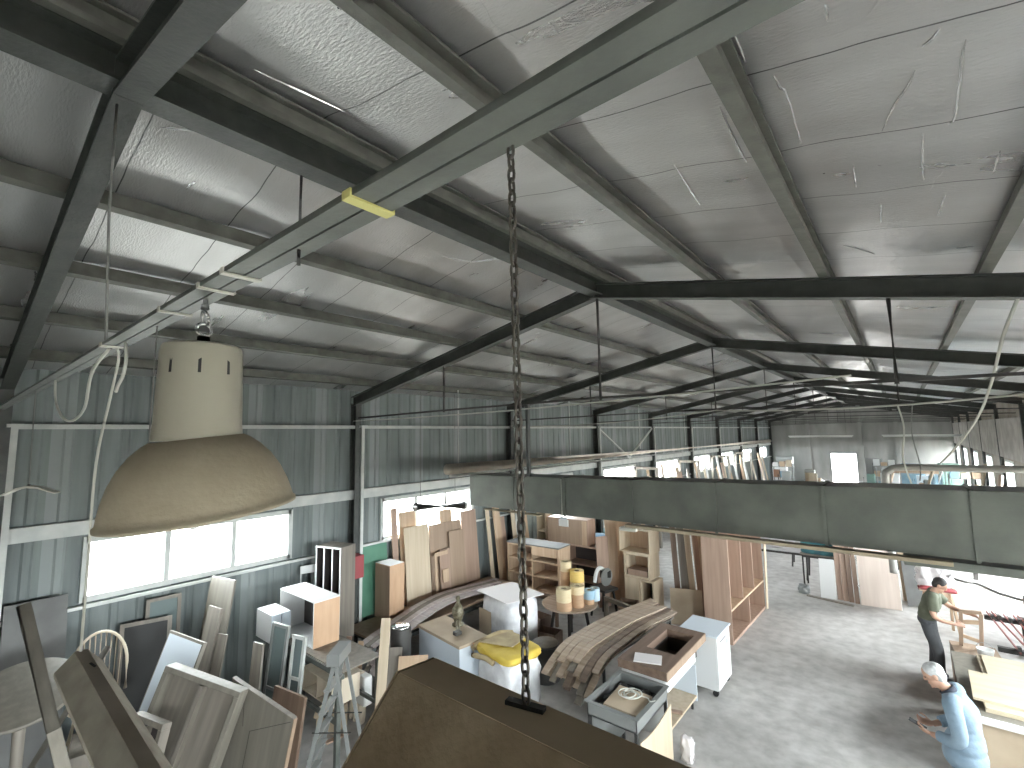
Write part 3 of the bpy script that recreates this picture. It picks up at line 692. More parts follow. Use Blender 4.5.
slab('board', (-7.58, 2.22, 0), (-7.28, 2.27, 0), (-7.44, 2.62, 1.90), .035, 'old_grey_wood', 'narrow dusty board leaning in front of the tall wide one', 'board')
slab('board', (-7.22, 2.30, 0), (-7.06, 2.36, 0), (-7.16, 2.66, 1.60), .025, 'old_grey_wood', 'dark thin board between the narrow board and the window sash', 'board')
# old window sash
def sash(label, A, B, T, m, panes=2):
    M_, w, h = slab_matrix(A, B, T); e = thing('window_sash', label, 'window sash'); e.matrix_world = M_
    t = .045; f = MB().lohi((-w/2, -.02, 0), (-w/2 + t, .02, h)).lohi((w/2 - t, -.02, 0), (w/2, .02, h)).lohi((-w/2 + t, -.02, 0), (w/2 - t, .02, t)).lohi((-w/2 + t, -.02, h - t), (w/2 - t, .02, h))
    for k in range(1, panes): f.lohi((-w/2 + t, -.02, h * k / panes - .02), (w/2 - t, .02, h * k / panes + .02))
    f.build('sash_frame', m, e, bevel=.003)
    MB().lohi((-w/2 + t, -.004, t), (w/2 - t, 0.0, h - t)).build('glazing', 'glass_dark', e)
    return e
sash('grey old window sash leaning beside the tall boards', (-7.05, 3.02, 0.0), (-6.70, 3.08, 0.0), (-7.05, 3.22, 1.62), 'grey_metal')
sash('tall glazed sash leaning just behind the boards under the near window', (-8.17, 1.98, 0.0), (-8.12, 2.38, 0.0), (-8.21, 1.98, 2.02), 'old_grey_wood')
sash('narrow glazed sash standing before the box rack', (-6.55, 3.10, 0.0), (-6.32, 3.16, 0.0), (-6.55, 3.28, 1.55), 'white_paint', 3)
# heavy door leaning in front, with a diagonal inlay
A, B, T = (-6.66, 2.40, .28), (-5.70, 2.68, .03), (-6.38, 2.46, 1.36)
slab('inlaid_door', A, B, T, .045, 'dusty_board', None); dd = bpy.data.objects['inlaid_door']; tag(dd, 'grey-brown door with a thin Y-shaped inlay line leaning before the door frames', 'door')
M_, w_, h_ = slab_matrix(A, B, T)
il = MB(); il.bar((w_/2 - .03, -.0235, h_ - .04), (-.08, -.0235, h_ * .62), .006, .002, (0, 1, 0)).bar((-.08, -.0235, h_ * .62), (-.08, -.0235, .05), .006, .002, (0, 1, 0)).bar((-.28, -.0235, h_ - .03), (-.20, -.0235, h_ * .62), .006, .002, (0, 1, 0)); il.build('inlay', 'dark_inside', dd)
MB().lohi((-w_/2, -.026, h_ - .0), (w_/2, .026, h_ + .012)).build('edge_strip', 'old_grey_wood', dd); MB().lohi((w_/2, -.024, 0), (w_/2 + .012, .024, h_)).build('edge_strip', 'mdf_brown', dd)
slab('door_leaf', (-6.50, 2.86, 0), (-5.90, 2.96, 0), (-6.50, 3.02, 1.02), .04, 'walnut', 'dark brown door panel behind the inlaid door, under the step ladder', 'door panel')
slab('board', (-6.85, 2.76, 0), (-6.65, 2.80, 0), (-6.62, 2.92, 1.52), .03, 'old_grey_wood', 'pointed grey offcut board before the glazed sashes', 'board')
# A-frame ladder
ld = thing('step_ladder', 'grey metal A-frame step ladder spread open beside the box rack', 'ladder', (-5.52, 3.28, 0), R(-51))
for sx in (-1, 1):
    MB().bar((sx * .17, .02, 1.50), (sx * .22, -.33, 0), .045, .022).build('front_rail', 'grey_metal', ld)
    MB().bar((sx * .16, .05, 1.50), (sx * .22, .34, 0), .04, .02).build('rear_rail', 'grey_metal', ld)
    MB().bar((sx * .20, -.2, .8), (sx * .20, .25, .8), .018, .006).build('spreader', 'dark_metal', ld)
for k in range(1, 6): MB().box((0, .02 - .35 * (1 - k / 6), 1.50 * k / 6), (.40, .08, .02)).build('step', 'grey_metal', ld)
MB().lohi((-.20, -.05, 1.65), (.20, .10, 1.52)).build('top_cap', 'grey_metal', ld)
slab('plank', (-5.52, 3.78, 0), (-5.42, 3.86, 0), (-5.85, 4.02, 1.70), .02, 'ply_light', 'splintered pale plank standing behind the step ladder', 'plank')

# steel rack with cabinets on it
rk = thing('steel_rack', 'grey steel rack carrying the white and tan cabinets', 'rack', (-7.0, 3.80, 0))
for y in (-.30, .30): MB().lohi((-1.0, y - .025, 1.13), (1.25, y + .025, 1.195)).build('top_rail', 'steel_tie', rk)
MB().lohi((-.98, -.30, 1.195), (1.22, .30, 1.21)).build('top_board', 'old_grey_wood', rk)
for x in (-.93, -.1, 1.15):
    for y in (-.30, .30): MB().lohi((x - .03, y - .03, 0), (x + .03, y + .03, 1.13)).build('leg', 'steel_tie', rk)
for y in (-.30, .30): MB().lohi((-.96, y - .02, .55), (1.12, y + .02, .60)).build('lower_rail', 'steel_tie', rk)
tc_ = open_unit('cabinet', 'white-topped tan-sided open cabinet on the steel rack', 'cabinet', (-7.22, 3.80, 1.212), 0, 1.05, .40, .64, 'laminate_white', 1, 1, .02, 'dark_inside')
MB().lohi((.526, -.2, 0), (.530, .2, .62)).build('side_panel', 'laminate_tan', tc_); MB().lohi((.1, -.02, .6405), (.22, .06, .643)).build('paper_label', 'paper', tc_)
wc = thing('wall_cabinet', 'small white cabinet with a glazed door on the steel rack beside the tan-sided one', 'cabinet', (-7.60, 3.44, 1.212))
panel_box(MB(), .50, .28, .40, .018).build('carcass', 'laminate_white', wc, bevel=.002); MB().lohi((.251, -.14, 0), (.265, .0, .40)).lohi((.251, .005, 0), (.265, .14, .40)).build('door', 'laminate_blue_white', wc, bevel=.002); MB().lohi((-.23, .12, .02), (.23, .13, .38)).build('back_panel', 'laminate_white', wc); MB().lohi((-.232, -.139, .018), (.232, -.125, .382)).build('front_panel', 'laminate_white', wc)
op = open_unit('cabinet', 'pale open cubby lying low inside the steel rack', 'cabinet', (-6.55, 3.80, .602), R(0), .8, .42, .32, 'ply_pale', 2, 1, .02, 'mdf_brown')
tag(MB().lathe([(.02, 0), (.12, 0), (.13, .02), (.12, .06), (.04, .09), (.02, .09)], seg=20).build('plastic_dish', 'light_white', loc=(-7.88, 3.62, 1.211), smooth=True), 'small white plastic lid on the wall end of the steel rack', 'lid')
# tall compartment shelf and white chair by the wall
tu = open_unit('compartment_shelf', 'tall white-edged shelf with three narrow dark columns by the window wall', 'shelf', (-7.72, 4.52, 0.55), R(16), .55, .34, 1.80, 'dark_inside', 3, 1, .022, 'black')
fe = MB().lohi((-.277, -.176, 0), (-.252, -.1705, 1.8)).lohi((.252, -.176, 0), (.277, -.1705, 1.8)).lohi((-.252, -.176, 1.775), (.252, -.1705, 1.8)).lohi((-.252, -.176, 0), (.252, -.1705, .025))
for x in (-.092, .092): fe.lohi((x - .012, -.176, .025), (x + .012, -.1705, 1.775))
fe.build('front_edge', 'laminate_white', tu); MB().lohi((-.277, -.17, 1.8005), (.277, .17, 1.805)).build('top_panel', 'old_grey_wood', tu)
MB().lohi((.276, -.17, 0), (.28, .17, 1.8)).build('side_panel', 'old_grey_wood', tu)
for k in (0, 2): MB().lohi((-.25 + .183 * k, -.165, .62), (-.11 + .183 * k, .158, .645)).build('shelf', 'laminate_white', tu)
tb = MB().lohi((-.42, -.20, 0), (.42, .20, .55)).build('crate', 'old_grey_wood', loc=(-7.78, 4.52, 0), rot=(0, 0, R(0)), bevel=.01); tag(tb, 'low dusty crate under the tall compartment shelf', 'crate')
wch = thing('white_chair', 'white rail-back chair by the wall, half hidden behind the white-topped cabinet', 'chair', (-8.09, 4.235, 1.001), R(75))
wch.scale = (.62, .7, 1)
for sx in (-1, 1): MB().bar((sx * .17, 0, .02), (sx * .19, .07, 1.0), .035, .03).build('back_post', 'laminate_white', wch, bevel=.004)
MB().lohi((-.18, .05, .87), (.18, .09, 1.0)).build('back_rail', 'laminate_white', wch, bevel=.01); MB().lohi((-.17, .02, .36), (.17, .05, .44)).build('back_rail', 'laminate_white', wch, bevel=.01); MB().lohi((-.2, -.38, 0), (.2, .02, .035)).build('seat', 'laminate_white', wch, bevel=.01)
for sx in (-1, 1):
    for y in (-.34, -.03): MB().lohi((sx * .17 - .018, y - .018, -.45), (sx * .17 + .018, y + .018, 0)).build('leg', 'laminate_white', wch)

# things leaning and lying at the lower edge by the near corner
slab('grey_sheet', (-7.80, .62, 0), (-7.80, 1.17, 0), (-8.16, .62, 2.32), .03, 'grey_board', 'large dull grey panel leaning on the wall in the corner', 'panel')
rope('pole', [(-4.40, .84, 1.35), (-5.2, .50, 2.985)], .042, 'dusty_board', 'dusty wooden pole slanting across the corner beside the trough fixture', 'pole', 10)
rope('pole', [(-5.2, -.05, 0.6), (-6.4, 1.25, 2.12)], .03, 'old_grey_wood', 'thin wooden pole slanting the other way in the corner', 'pole', 8)
dr = thing('round_tabletop', 'round dusty table top tilted on its pedestal in the corner', 'table', (-7.0, .72, 0), 0)
MB().lathe([(.01, -.02), (.44, -.02), (.45, 0), (.44, .02), (.01, .02)], (0, 0, 1.70), 40, (.35, -.1, .9)).build('tabletop', 'dusty_board', dr, smooth=True, bevel=.004)
MB().lathe([(.25, 0), (.25, .03), (.06, .08), (.045, .8), (.05, 1.50), (.01, 1.68)], (0, 0, 0), 20).build('pedestal', 'old_grey_wood', dr, smooth=True)

# ------------------------------------------------------------------ bench by the window wall with leaning boards and curved planks
bn = table('work_bench', 'long low bench by the window wall carrying the curved mauve planks', (-7.50, 6.80, 0), R(90), 3.8, 1.0, .80, 'mdf_brown', 'dark_metal', .035, .06)
rb = MB().lohi((-.16, -.18, 0), (.16, .18, .40)).build('crate', 'red_panel', loc=(-8.0, 4.98, 1.64), bevel=.006)
tag(rb, 'dark red box fixed to the column at the window wall', 'box')
slab('sheet', (-8.10, 5.20, .82), (-8.10, 5.92, .82), (-8.22, 5.20, 2.08), .012, 'green_sheet', 'dull green sheet leaning on the window wall beside the red box', 'sheet')
bx = thing('cabinet', 'tan closed box cabinet on the bench beside the green sheet', 'cabinet', (-7.82, 5.72, .802), R(2))
MB().lohi((-.22, -.17, 0), (.22, .17, .98)).build('carcass', 'laminate_tan', bx, bevel=.003); MB().lohi((-.215, -.176, .01), (.215, -.171, .97)).build('door', 'mdf_brown', bx)
MB().lohi((-.22, -.17, .981), (.22, .17, .986)).build('top_panel', 'laminate_white', bx)
BZ = .802
LB = [  # A, B along y, lean towards the wall
 ((-8.06, 6.02), (-8.06, 6.16), 2.72, 'walnut_mid', 'narrow brown plank, tallest of the boards leaning at the second window', .03),
 ((-8.04, 6.20), (-8.04, 6.62), 2.62, 'oak_tan', 'orange-tan board leaning behind the wide pale one', .02),
 ((-7.92, 6.22), (-7.92, 6.86), 2.32, 'ply_light', 'wide pale birch board leaning before the second window', .02),
 ((-7.97, 6.92), (-7.97, 7.86), 2.26, 'mdf_brown', 'wide brown board leaning beside the pale birch board', .02),
 ((-8.03, 7.30), (-8.03, 7.66), 2.52, 'oak_tan', 'orange-tan board peeping over the wide brown one', .02),
 ((-7.88, 7.10), (-7.88, 7.40), 1.72, 'walnut_mid', 'short brown board with a notch standing before the wide brown one', .018),
 ((-7.90, 7.42), (-7.90, 7.88), 2.06, 'mdf_brown', 'brown curved-top board leaning in front of the wide brown one', .018),
 ((-8.0, 7.92), (-8.0, 8.42), 2.42, 'walnut_mid', 'brown board leaning at the bench end beside the second window', .02)]
for (ax, ay), (bx_, by_), top, m, lab, th in LB:
    slab('board', (ax, ay, BZ), (bx_, by_, BZ), (ax - .09 * (top - .8), ay, top), th, m, lab, 'board')
lf = thing('cutout_board', 'light L-shaped board frame leaning before the brown boards', 'frame'); lf.matrix_world = slab_matrix((-7.84, 6.92, BZ), (-7.84, 7.30, BZ), (-7.92, 6.92, 1.75))[0]
MB().lohi((-.19, -.01, 0), (-.13, .01, .90)).lohi((-.13, -.01, .82), (.19, .01, .90)).lohi((.02, -.01, .25), (.19, .01, .52)).lohi((-.13, -.01, 0), (.19, .01, .05)).build('frame', 'oak_tan', lf)
# planks standing past the bench
for i, (y, x, top, w, m, lab) in enumerate([(8.75, -7.85, 2.35, .10, 'ply_light', 'thin pale plank standing at the wall past the bench'), (8.95, -7.75, 2.40, .22, 'oak_tan', 'tan plank with a jagged edge standing past the bench'), (9.25, -7.8, 2.1, .16, 'walnut_mid', 'brown plank standing between the jagged tan one and the column'), (9.55, -7.7, 2.35, .12, 'ply_light', 'pale strip standing beside the third column'), (9.95, -7.65, 2.30, .18, 'oak_tan', 'tan board standing just past the third column')]):
    slab('plank', (x, y, 0), (x + .02, y + w, 0), (x - .35, y - .02, top), .03, m, lab, 'plank')
# curved planks, each its own
def bent_plank(name, path, side, th, w, m, label, group):
    o = MB().strip(smooth_path(path, 6), side, th, w).build(name, m)
    return tag(o, label, 'plank', group)
rnd = random.Random(11)
for i in range(13):
    layer = i // 5; c = i % 5; z = .826 + .027 * layer; y0 = 8.52 - rnd.uniform(0, .25) - .06 * c; y1 = (4.30 if c > 2 else 4.62) + rnd.uniform(-.05, .25)
    path = []
    for k in range(34):
        y = y0 + (y1 - y0) * k / 33; u = (8.5 - y) / 4.2
        x = -7.62 + .120 * c + .05 * layer - .22 * math.sin(min(u * 1.6, 1) * math.pi * .5) + .88 * u ** 2.2
        lift = .09 * math.exp(-((y - 6.6) / 1.1) ** 2); drop = .30 * max(0, (5.15 - y) / .8) ** 2 * (1 if c > 2 else .0)
        path.append((x, y, z + lift - drop))
    o = MB().strip(path, (1, 0, 0), .020, .112).build('plank', 'old_grey_wood' if i in (3, 7, 11) else 'veneer_mauve'); tag(o, 'long curved mauve-grey plank lying in the fan on the wall bench', 'plank', 'curved mauve planks on the wall bench')
# odds and ends in front of the bench
ms = thing('metal_canister', 'tall dark grey metal canister with a bright top before the curved mauve planks', 'canister', (-6.32, 4.84, .0))
MB().lathe([(.01, 0), (.16, 0), (.16, 1.20), (.155, 1.22), (.01, 1.22)], seg=28).build('canister_body', 'dark_metal', ms, smooth=True, bevel=.004); MB().lathe([(.01, 1.222), (.14, 1.222), (.15, 1.235), (.13, 1.25), (.01, 1.25)], seg=28).build('canister_lid', 'chrome', ms, smooth=True)
cu = thing('round_cushion', 'round white cushion on a low stool at the foot of the column', 'cushion', (-7.15, 4.42, .62)); MB().lathe([(.01, 0), (.20, 0), (.235, .03), (.23, .07), (.17, .10), (.01, .11)], seg=28).build('cushion_cover', 'light_white', cu, smooth=True)
stl = thing('stool', 'low wooden stool under the round white cushion', 'stool', (-7.15, 4.42, 0)); MB().lathe([(.01, .57), (.19, .57), (.19, .615), (.01, .615)], seg=24).build('seat', 'old_grey_wood', stl)
for k in range(4): t = R(45 + 90 * k); MB().bar((.13 * math.cos(t), .13 * math.sin(t), .57), (.18 * math.cos(t), .18 * math.sin(t), 0), .03).build('leg', 'old_grey_wood', stl)
rg = thing('foam_roll', 'cream folded foam roll standing below the white cushion', 'roll', (-6.62, 4.28, 0)); f = MB()
for k in range(3): f.tube(smooth_path([(-.12 + .11 * k, 0, 0), (-.13 + .12 * k, .02, .4), (-.10 + .10 * k, .03, .62), (-.06 + .08 * k, -.03, .66), (-.05 + .08 * k, -.08, .5)], 5), .06, 10)
f.build('foam_body', 'ply_pale', rg, smooth=True); MB().lohi((.06, -.08, .30), (.30, .06, .70)).build('foam_block', 'light_white', rg, bevel=.02)
slab('board', (-5.92, 4.12, 0), (-5.72, 4.30, 0), (-6.10, 4.62, 1.05), .02, 'old_grey_wood', 'dusty grey board leaning towards the tall canister', 'board')
slab('board', (-5.55, 4.12, 0), (-5.25, 4.42, 0), (-5.90, 4.62, .98), .02, 'oak_tan', 'tan board leaning beside the brown trough fixture end', 'board')
slab('board', (-5.60, 4.30, 0), (-5.40, 4.52, 0), (-5.98, 4.86, .80), .02, 'mdf_brown', 'brown board lying back under the tan board', 'board')
for k, (x, y) in enumerate([(-6.85, 4.38), (-6.90, 4.20)]):
    slab('offcut', (x, y, 0), (x + .08, y + .03, 0), (x - .05, y + .07, 1.0 + .12 * k), .025, ['oak_tan', 'walnut_mid', 'old_grey_wood'][k], ['tan stick', 'brown stick', 'grey stick'][k] + ' leaning against the bench near the canister', 'stick')

# ------------------------------------------------------------------ white chest, wrapped bundles
cs = thing('chest', 'long white chest with a dusty tan lid and a bronze fitting on it', 'chest', (-6.18, 5.80, 0), R(-8))
MB().lohi((-.60, -.28, .02), (.60, .28, .86)).build('chest_body', 'laminate_blue_white', cs, bevel=.01); MB().lohi((-.62, -.30, .862), (.62, .30, .91)).build('lid', 'cardboard', cs, bevel=.008)
for sx in (-1, 1):
    for sy in (-1, 1): MB().cyl((sx * .54, sy * .22, 0), (sx * .54, sy * .22, .02), .03, 10).build('foot', 'rubber', cs)
mat('bronze', (.10, .085, .05), .45, .3, (.22, .20, .14), 14, lo=.42, hi=.6)
vs = thing('bronze_pump', 'mottled bronze pump body with a spout standing on the white chest', 'pump', (-6.24, 6.00, .912), R(-30))
MB().lathe([(.01, 0), (.10, 0), (.10, .03), (.06, .05), (.085, .12), (.10, .20), (.095, .28), (.06, .34), (.035, .37), (.03, .42), (.045, .45), (.03, .48), (.01, .485)], seg=24).build('pump_body', 'bronze', vs, smooth=True)
MB().tube(smooth_path([(.06, -.02, .10), (.18, -.05, .08), (.32, -.08, .05), (.44, -.12, .04)], 5), .035, 10).build('spout', 'bronze', vs, smooth=True); MB().box((.44, -.12, .05), (.10, .12, .06), (0, 0, .4)).build('valve', 'dark_metal', vs, bevel=.01)
def lumpy(w, d, h, seed, amp=.02, n=7, r=.16):
    mb = MB(); bm = mb.bm; bmesh.ops.create_cube(bm, size=1.0); bmesh.ops.subdivide_edges(bm, edges=bm.edges[:], cuts=n, use_grid_fill=True); q = random.Random(seed)
    for v in bm.verts:
        x, y, z = v.co * 2; k = (abs(x) ** 6 + abs(y) ** 6 + abs(z) ** 6) ** (1 / 6); k = max(k, 1e-4)
        m_ = max(abs(x), abs(y), abs(z)); s = m_ / k * 1.0
        v.co = Vector((x * s * w / 2 + q.uniform(-amp, amp), y * s * d / 2 + q.uniform(-amp, amp), h / 2 + z * s * h / 2 + (q.uniform(-amp, amp) if z > -.9 else 0)))
        if v.co.z < 0: v.co.z = 0
    return mb
mat('plastic_wrap', (.60, .60, .62), .22, 0, (.78, .78, .79), 5, bump=.5, bscale=9)
wb = thing('wrapped_bundle', 'tall bundle wrapped in cloudy white plastic with a flat sheet on top', 'bundle', (-6.15, 7.30, 0), R(-12))
lumpy(.95, .80, 1.14, 3).build('plastic_wrap', 'plastic_wrap', wb, smooth=True); MB().prism([(-.52, -.42, 1.14), (.5, -.46, 1.145), (.56, .40, 1.15), (-.46, .44, 1.14)], (0, 0, .012)).build('top_sheet', 'paper', wb)
MB().lohi((-.44, -.418, .25), (-.05, -.41, .85)).build('front_card', 'cardboard', wb)
yb = thing('wrapped_bundle', 'white wrapped bundle draped with a folded yellow blanket', 'bundle', (-5.02, 5.92, 0), R(-10))
lumpy(.80, .72, .86, 5).build('plastic_wrap', 'plastic_wrap', yb, smooth=True)
mat('yellow_cloth', (.52, .36, .04), .8, 0, (.62, .46, .08), 4); mat('tan_cloth', (.33, .25, .14), .8, 0, (.45, .36, .2), 5)
lumpy(.86, .74, .13, 8, .012).build('blanket', 'yellow_cloth', yb, loc=(0, 0, .80), smooth=True)
f = MB(); f.tube(smooth_path([(-.44, -.38, .84), (-.43, -.1, .90), (-.42, .15, .92), (-.36, .38, .88)], 5), .055, 10).tube(smooth_path([(-.40, -.40, .76), (-.1, -.40, .82), (.1, -.39, .80)], 5), .04, 10); f.build('blanket_roll', 'tan_cloth', yb, smooth=True)
MB().prism([(-.36, -.30, .935), (.15, -.05, .945), (.02, .34, .94), (-.36, .32, .935)], (0, 0, .012)).build('card_top', 'tan_cloth', yb)
f = MB()
for k in range(4): f.lohi((.05 + .02 * k, -.372, .30 + .035 * k), (.33 - .03 * k, -.366, .315 + .035 * k))
f.build('printed_lines', 'red_panel', yb)
dm = thing('drum_stool', 'round dark drum with a dusty lid between the yellow bundle and the bent veneers', 'drum', (-5.08, 6.98, 0)); MB().lathe([(.01, 0), (.24, 0), (.24, .02), (.225, .03), (.225, .56), (.24, .57), (.24, .59), (.01, .59)], seg=32).build('drum_body', 'dark_metal', dm, smooth=True, bevel=.003); MB().lathe([(.01, .591), (.225, .591), (.22, .605), (.01, .61)], seg=32).build('drum_lid', 'old_grey_wood', dm, smooth=True)

# ------------------------------------------------------------------ table of edge-band rolls
rt = thing('round_table', 'round dark-legged table holding the rolls of edge banding', 'table', (-5.55, 8.50, 0)); MB().lathe([(.01, .715), (.56, .715), (.57, .73), (.56, .748), (.01, .748)], seg=40).build('tabletop', 'veneer_tan', rt)
for k in range(4): t = R(30 + 90 * k); MB().bar((.30 * math.cos(t), .30 * math.sin(t), .715), (.42 * math.cos(t), .42 * math.sin(t), 0), .045).build('leg', 'dark_metal', rt)
mat('roll_cream', (.62, .50, .30), .55, 0, (.70, .58, .38), 9, (1, 1, 30)); mat('roll_yellow', (.62, .42, .10), .5, 0, (.68, .48, .16), 9, (1, 1, 30)); mat('roll_tan', (.42, .26, .15), .55, 0, (.52, .34, .21), 9, (1, 1, 30)); mat('roll_blue', (.30, .45, .55), .5); mat('roll_pale', (.50, .62, .68), .5)
def roll(x, y, z, r, h, m, label):
    e = thing('edge_band_roll', label, 'roll', (x, y, z), 0, 'rolls of edge banding on the round table')
    mb = MB(); seg = 28; mb.lathe([(r * .42, 0), (r, 0), (r, h), (r * .42, h), (r * .42, 0)], seg=seg, cap=False); mb.build('banding', m, e, smooth=False)
    MB().lathe([(r * .36, .004), (r * .41, .004), (r * .41, h - .004), (r * .36, h - .004), (r * .36, .004)], seg=20, cap=False).build('core', 'cardboard', e)
z0 = .75
roll(-5.42, 8.10, z0, .15, .16, 'roll_tan', 'tan edge-band roll under the big cream one'); roll(-5.42, 8.10, z0 + .162, .15, .24, 'roll_cream', 'big cream edge-band roll, at the table edge nearest the wrapped bundle')
roll(-5.30, 8.40, z0, .13, .12, 'roll_tan', 'lowest tan edge-band roll of the middle stack'); roll(-5.30, 8.40, z0 + .122, .13, .13, 'roll_tan', 'middle tan edge-band roll of the middle stack'); roll(-5.30, 8.40, z0 + .254, .145, .15, 'roll_cream', 'cream-tan edge-band roll on top of the middle stack')
roll(-5.52, 8.76, z0, .15, .20, 'roll_tan', 'lowest tan edge-band roll under the yellow one'); roll(-5.52, 8.76, z0 + .202, .15, .16, 'roll_tan', 'upper tan edge-band roll under the yellow one'); roll(-5.52, 8.76, z0 + .364, .15, .22, 'roll_yellow', 'bright yellow edge-band roll on the tallest stack')
roll(-5.84, 8.84, z0 + .0, .12, .50, 'roll_tan', 'tall tan edge-band roll behind the yellow stack'); roll(-5.84, 8.84, z0 + .502, .12, .20, 'roll_cream', 'small cream edge-band roll topping the tall tan one')
roll(-5.19, 8.68, z0, .10, .10, 'roll_tan', 'small tan edge-band roll under the blue one'); roll(-5.19, 8.68, z0 + .102, .12, .17, 'roll_blue', 'blue edge-band roll with a pale side'); roll(-5.20, 8.93, z0, .10, .24, 'roll_pale', 'pale blue edge-band roll at the far table edge')

# ------------------------------------------------------------------ shelf units behind
lt = table('table', 'dark low table under the open six-hole shelf', (-6.85, 9.20, 0), 0, 1.5, .7, .62, 'walnut', 'walnut', .03, .06)
su = open_unit('pigeonhole_shelf', 'open tan shelf with six pigeonholes on a dark low table', 'shelf', (-6.85, 9.20, .622), R(3), 1.42, .52, 1.0, 'oak_tan', 2, 3, .03, 'walnut_mid')
MB().lohi((-.73, -.27, 1.001), (.73, .27, 1.03)).build('top_slab', 'grey_board', su, bevel=.003); MB().lohi((.0, -.262, .80), (.66, -.25, .97)).build('top_rail', 'oak_tan', su)
drs = thing('sideboard', 'big brown sideboard turned to show its panel, behind the six-hole shelf', 'cabinet', (-6.85, 10.90, 0), 0)
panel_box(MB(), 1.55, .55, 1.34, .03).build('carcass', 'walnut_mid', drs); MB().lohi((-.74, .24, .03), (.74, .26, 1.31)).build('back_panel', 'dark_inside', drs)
for z in (.45, .85): MB().lohi((-.74, -.26, z), (.74, .23, z + .03)).build('shelf', 'walnut_mid', drs)
MB().lohi((-.2, -.25, .03), (-.17, .23, 1.3)).build('divider', 'walnut_mid', drs)
db = thing('cabinet', 'red-brown cabinet lying on the big brown sideboard', 'cabinet', (-6.95, 10.85, 1.342), R(2)); MB().lohi((-.62, -.22, 0), (.58, .22, .64)).build('carcass', 'walnut_mid', db, bevel=.004); MB().lohi((-.60, -.226, .02), (.42, -.221, .62)).build('front_panel', 'mdf_brown', db); MB().lohi((.43, -.226, .02), (.565, -.221, .62)).build('front_panel', 'oak_tan', db)
open_unit('open_cabinet', 'pale tall open cabinet standing on end beside the red-brown cabinet', 'cabinet', (-7.86, 10.9, 0), 0, .30, .35, 2.06, 'ply_light', 1, 4, .02, 'mdf_brown')
slab('panel', (-5.98, 10.45, 0), (-5.82, 10.75, 0), (-6.02, 10.5, 1.65), .03, 'walnut_mid', 'red-brown side panel standing at the sideboard end', 'panel')
slab('board', (-5.92, 10.9, 0), (-5.72, 11.1, 0), (-6.05, 11.2, 2.05), .025, 'oak_tan', 'tan board standing behind the red-brown side panel', 'board')
slab('glass_sheet', (-8.12, 11.30, .0), (-7.62, 11.42, .0), (-8.13, 11.5, 1.95), .02, 'glass_dark', 'grey-green sheet of glass behind the six-hole shelf', 'glass sheet')
slab('board', (-6.25, 11.35, 0), (-5.55, 11.5, 0), (-6.3, 11.6, 2.02), .02, 'oak_tan', 'wide tan board behind the sideboard end', 'board')
# mitre saw
sw = thing('mitre_saw', 'black mitre saw on a stand with a bright white handle', 'saw', (-5.62, 10.05, 0), R(-15))
for sx in (-1, 1):
    for sy in (-1, 1): MB().bar((sx * .15, sy * .15, .60), (sx * .22, sy * .2, 0), .04).build('leg', 'black', sw)
MB().lohi((-.25, -.22, .60), (.25, .22, .66)).build('saw_table', 'dark_metal', sw, bevel=.008); MB().lathe([(.01, -.012), (.20, -.012), (.20, .012), (.01, .012)], (.06, .05, .88), 32, (1, .1, 0)).build('blade', 'grey_metal', sw)
MB().tube(smooth_path([(-.06, -.22, .78), (-.05, -.16, 1.00), (-.03, -.05, 1.08), (0, .1, .98)], 5), .045, 10).build('saw_handle', 'light_white', sw, smooth=True); MB().box((-.02, .10, .92), (.18, .22, .18)).build('motor', 'black', sw, bevel=.03)
# stack of open boxes
open_unit('open_cabinet', 'wide open tan cabinet topmost of the box stack', 'cabinet', (-5.06, 10.84, 1.386), R(-2), .78, .52, .54, 'ply_light', 1, 1, .022, 'oak_tan')
open_unit('open_cabinet', 'open tan cabinet in the middle of the box stack, holding a red-brown drawer', 'cabinet', (-5.02, 10.84, .82), R(-2), .66, .50, .562, 'ply_light', 1, 1, .05, 'oak_tan')
tag(MB().lohi((-.24, -.2, 0), (.24, .16, .13)).build('drawer', 'walnut_mid', loc=(-5.02, 10.80, .872), bevel=.004), 'red-brown drawer lying in the middle open cabinet', 'drawer')
cbx = thing('closed_box', 'plain tan closed box at the bottom of the box stack', 'box', (-5.18, 10.86, 0)); MB().lohi((-.18, -.25, 0), (.18, .22, .818)).build('carcass', 'oak_tan', cbx, bevel=.003); MB().lohi((-.175, -.256, .01), (.175, -.251, .81)).build('front_panel', 'ply_light', cbx)
open_unit('open_cabinet', 'narrow dark-mouthed open box beside the plain box, under the stack', 'cabinet', (-4.80, 10.84, 0), R(-4), .36, .46, .80, 'ply_light', 1, 1, .04, 'black')
bf = thing('bench_frame', 'bare wooden bench frame before the box stack', 'frame', (-4.92, 9.58, 0), R(-15)); MB().lohi((-.5, -.04, .50), (.5, .04, .58)).build('top_rail', 'old_grey_wood', bf, bevel=.004)
for sx in (-1, 1): MB().lohi((sx * .47 - .035, -.035, 0), (sx * .47 + .035, .035, .50)).build('leg', 'old_grey_wood', bf)
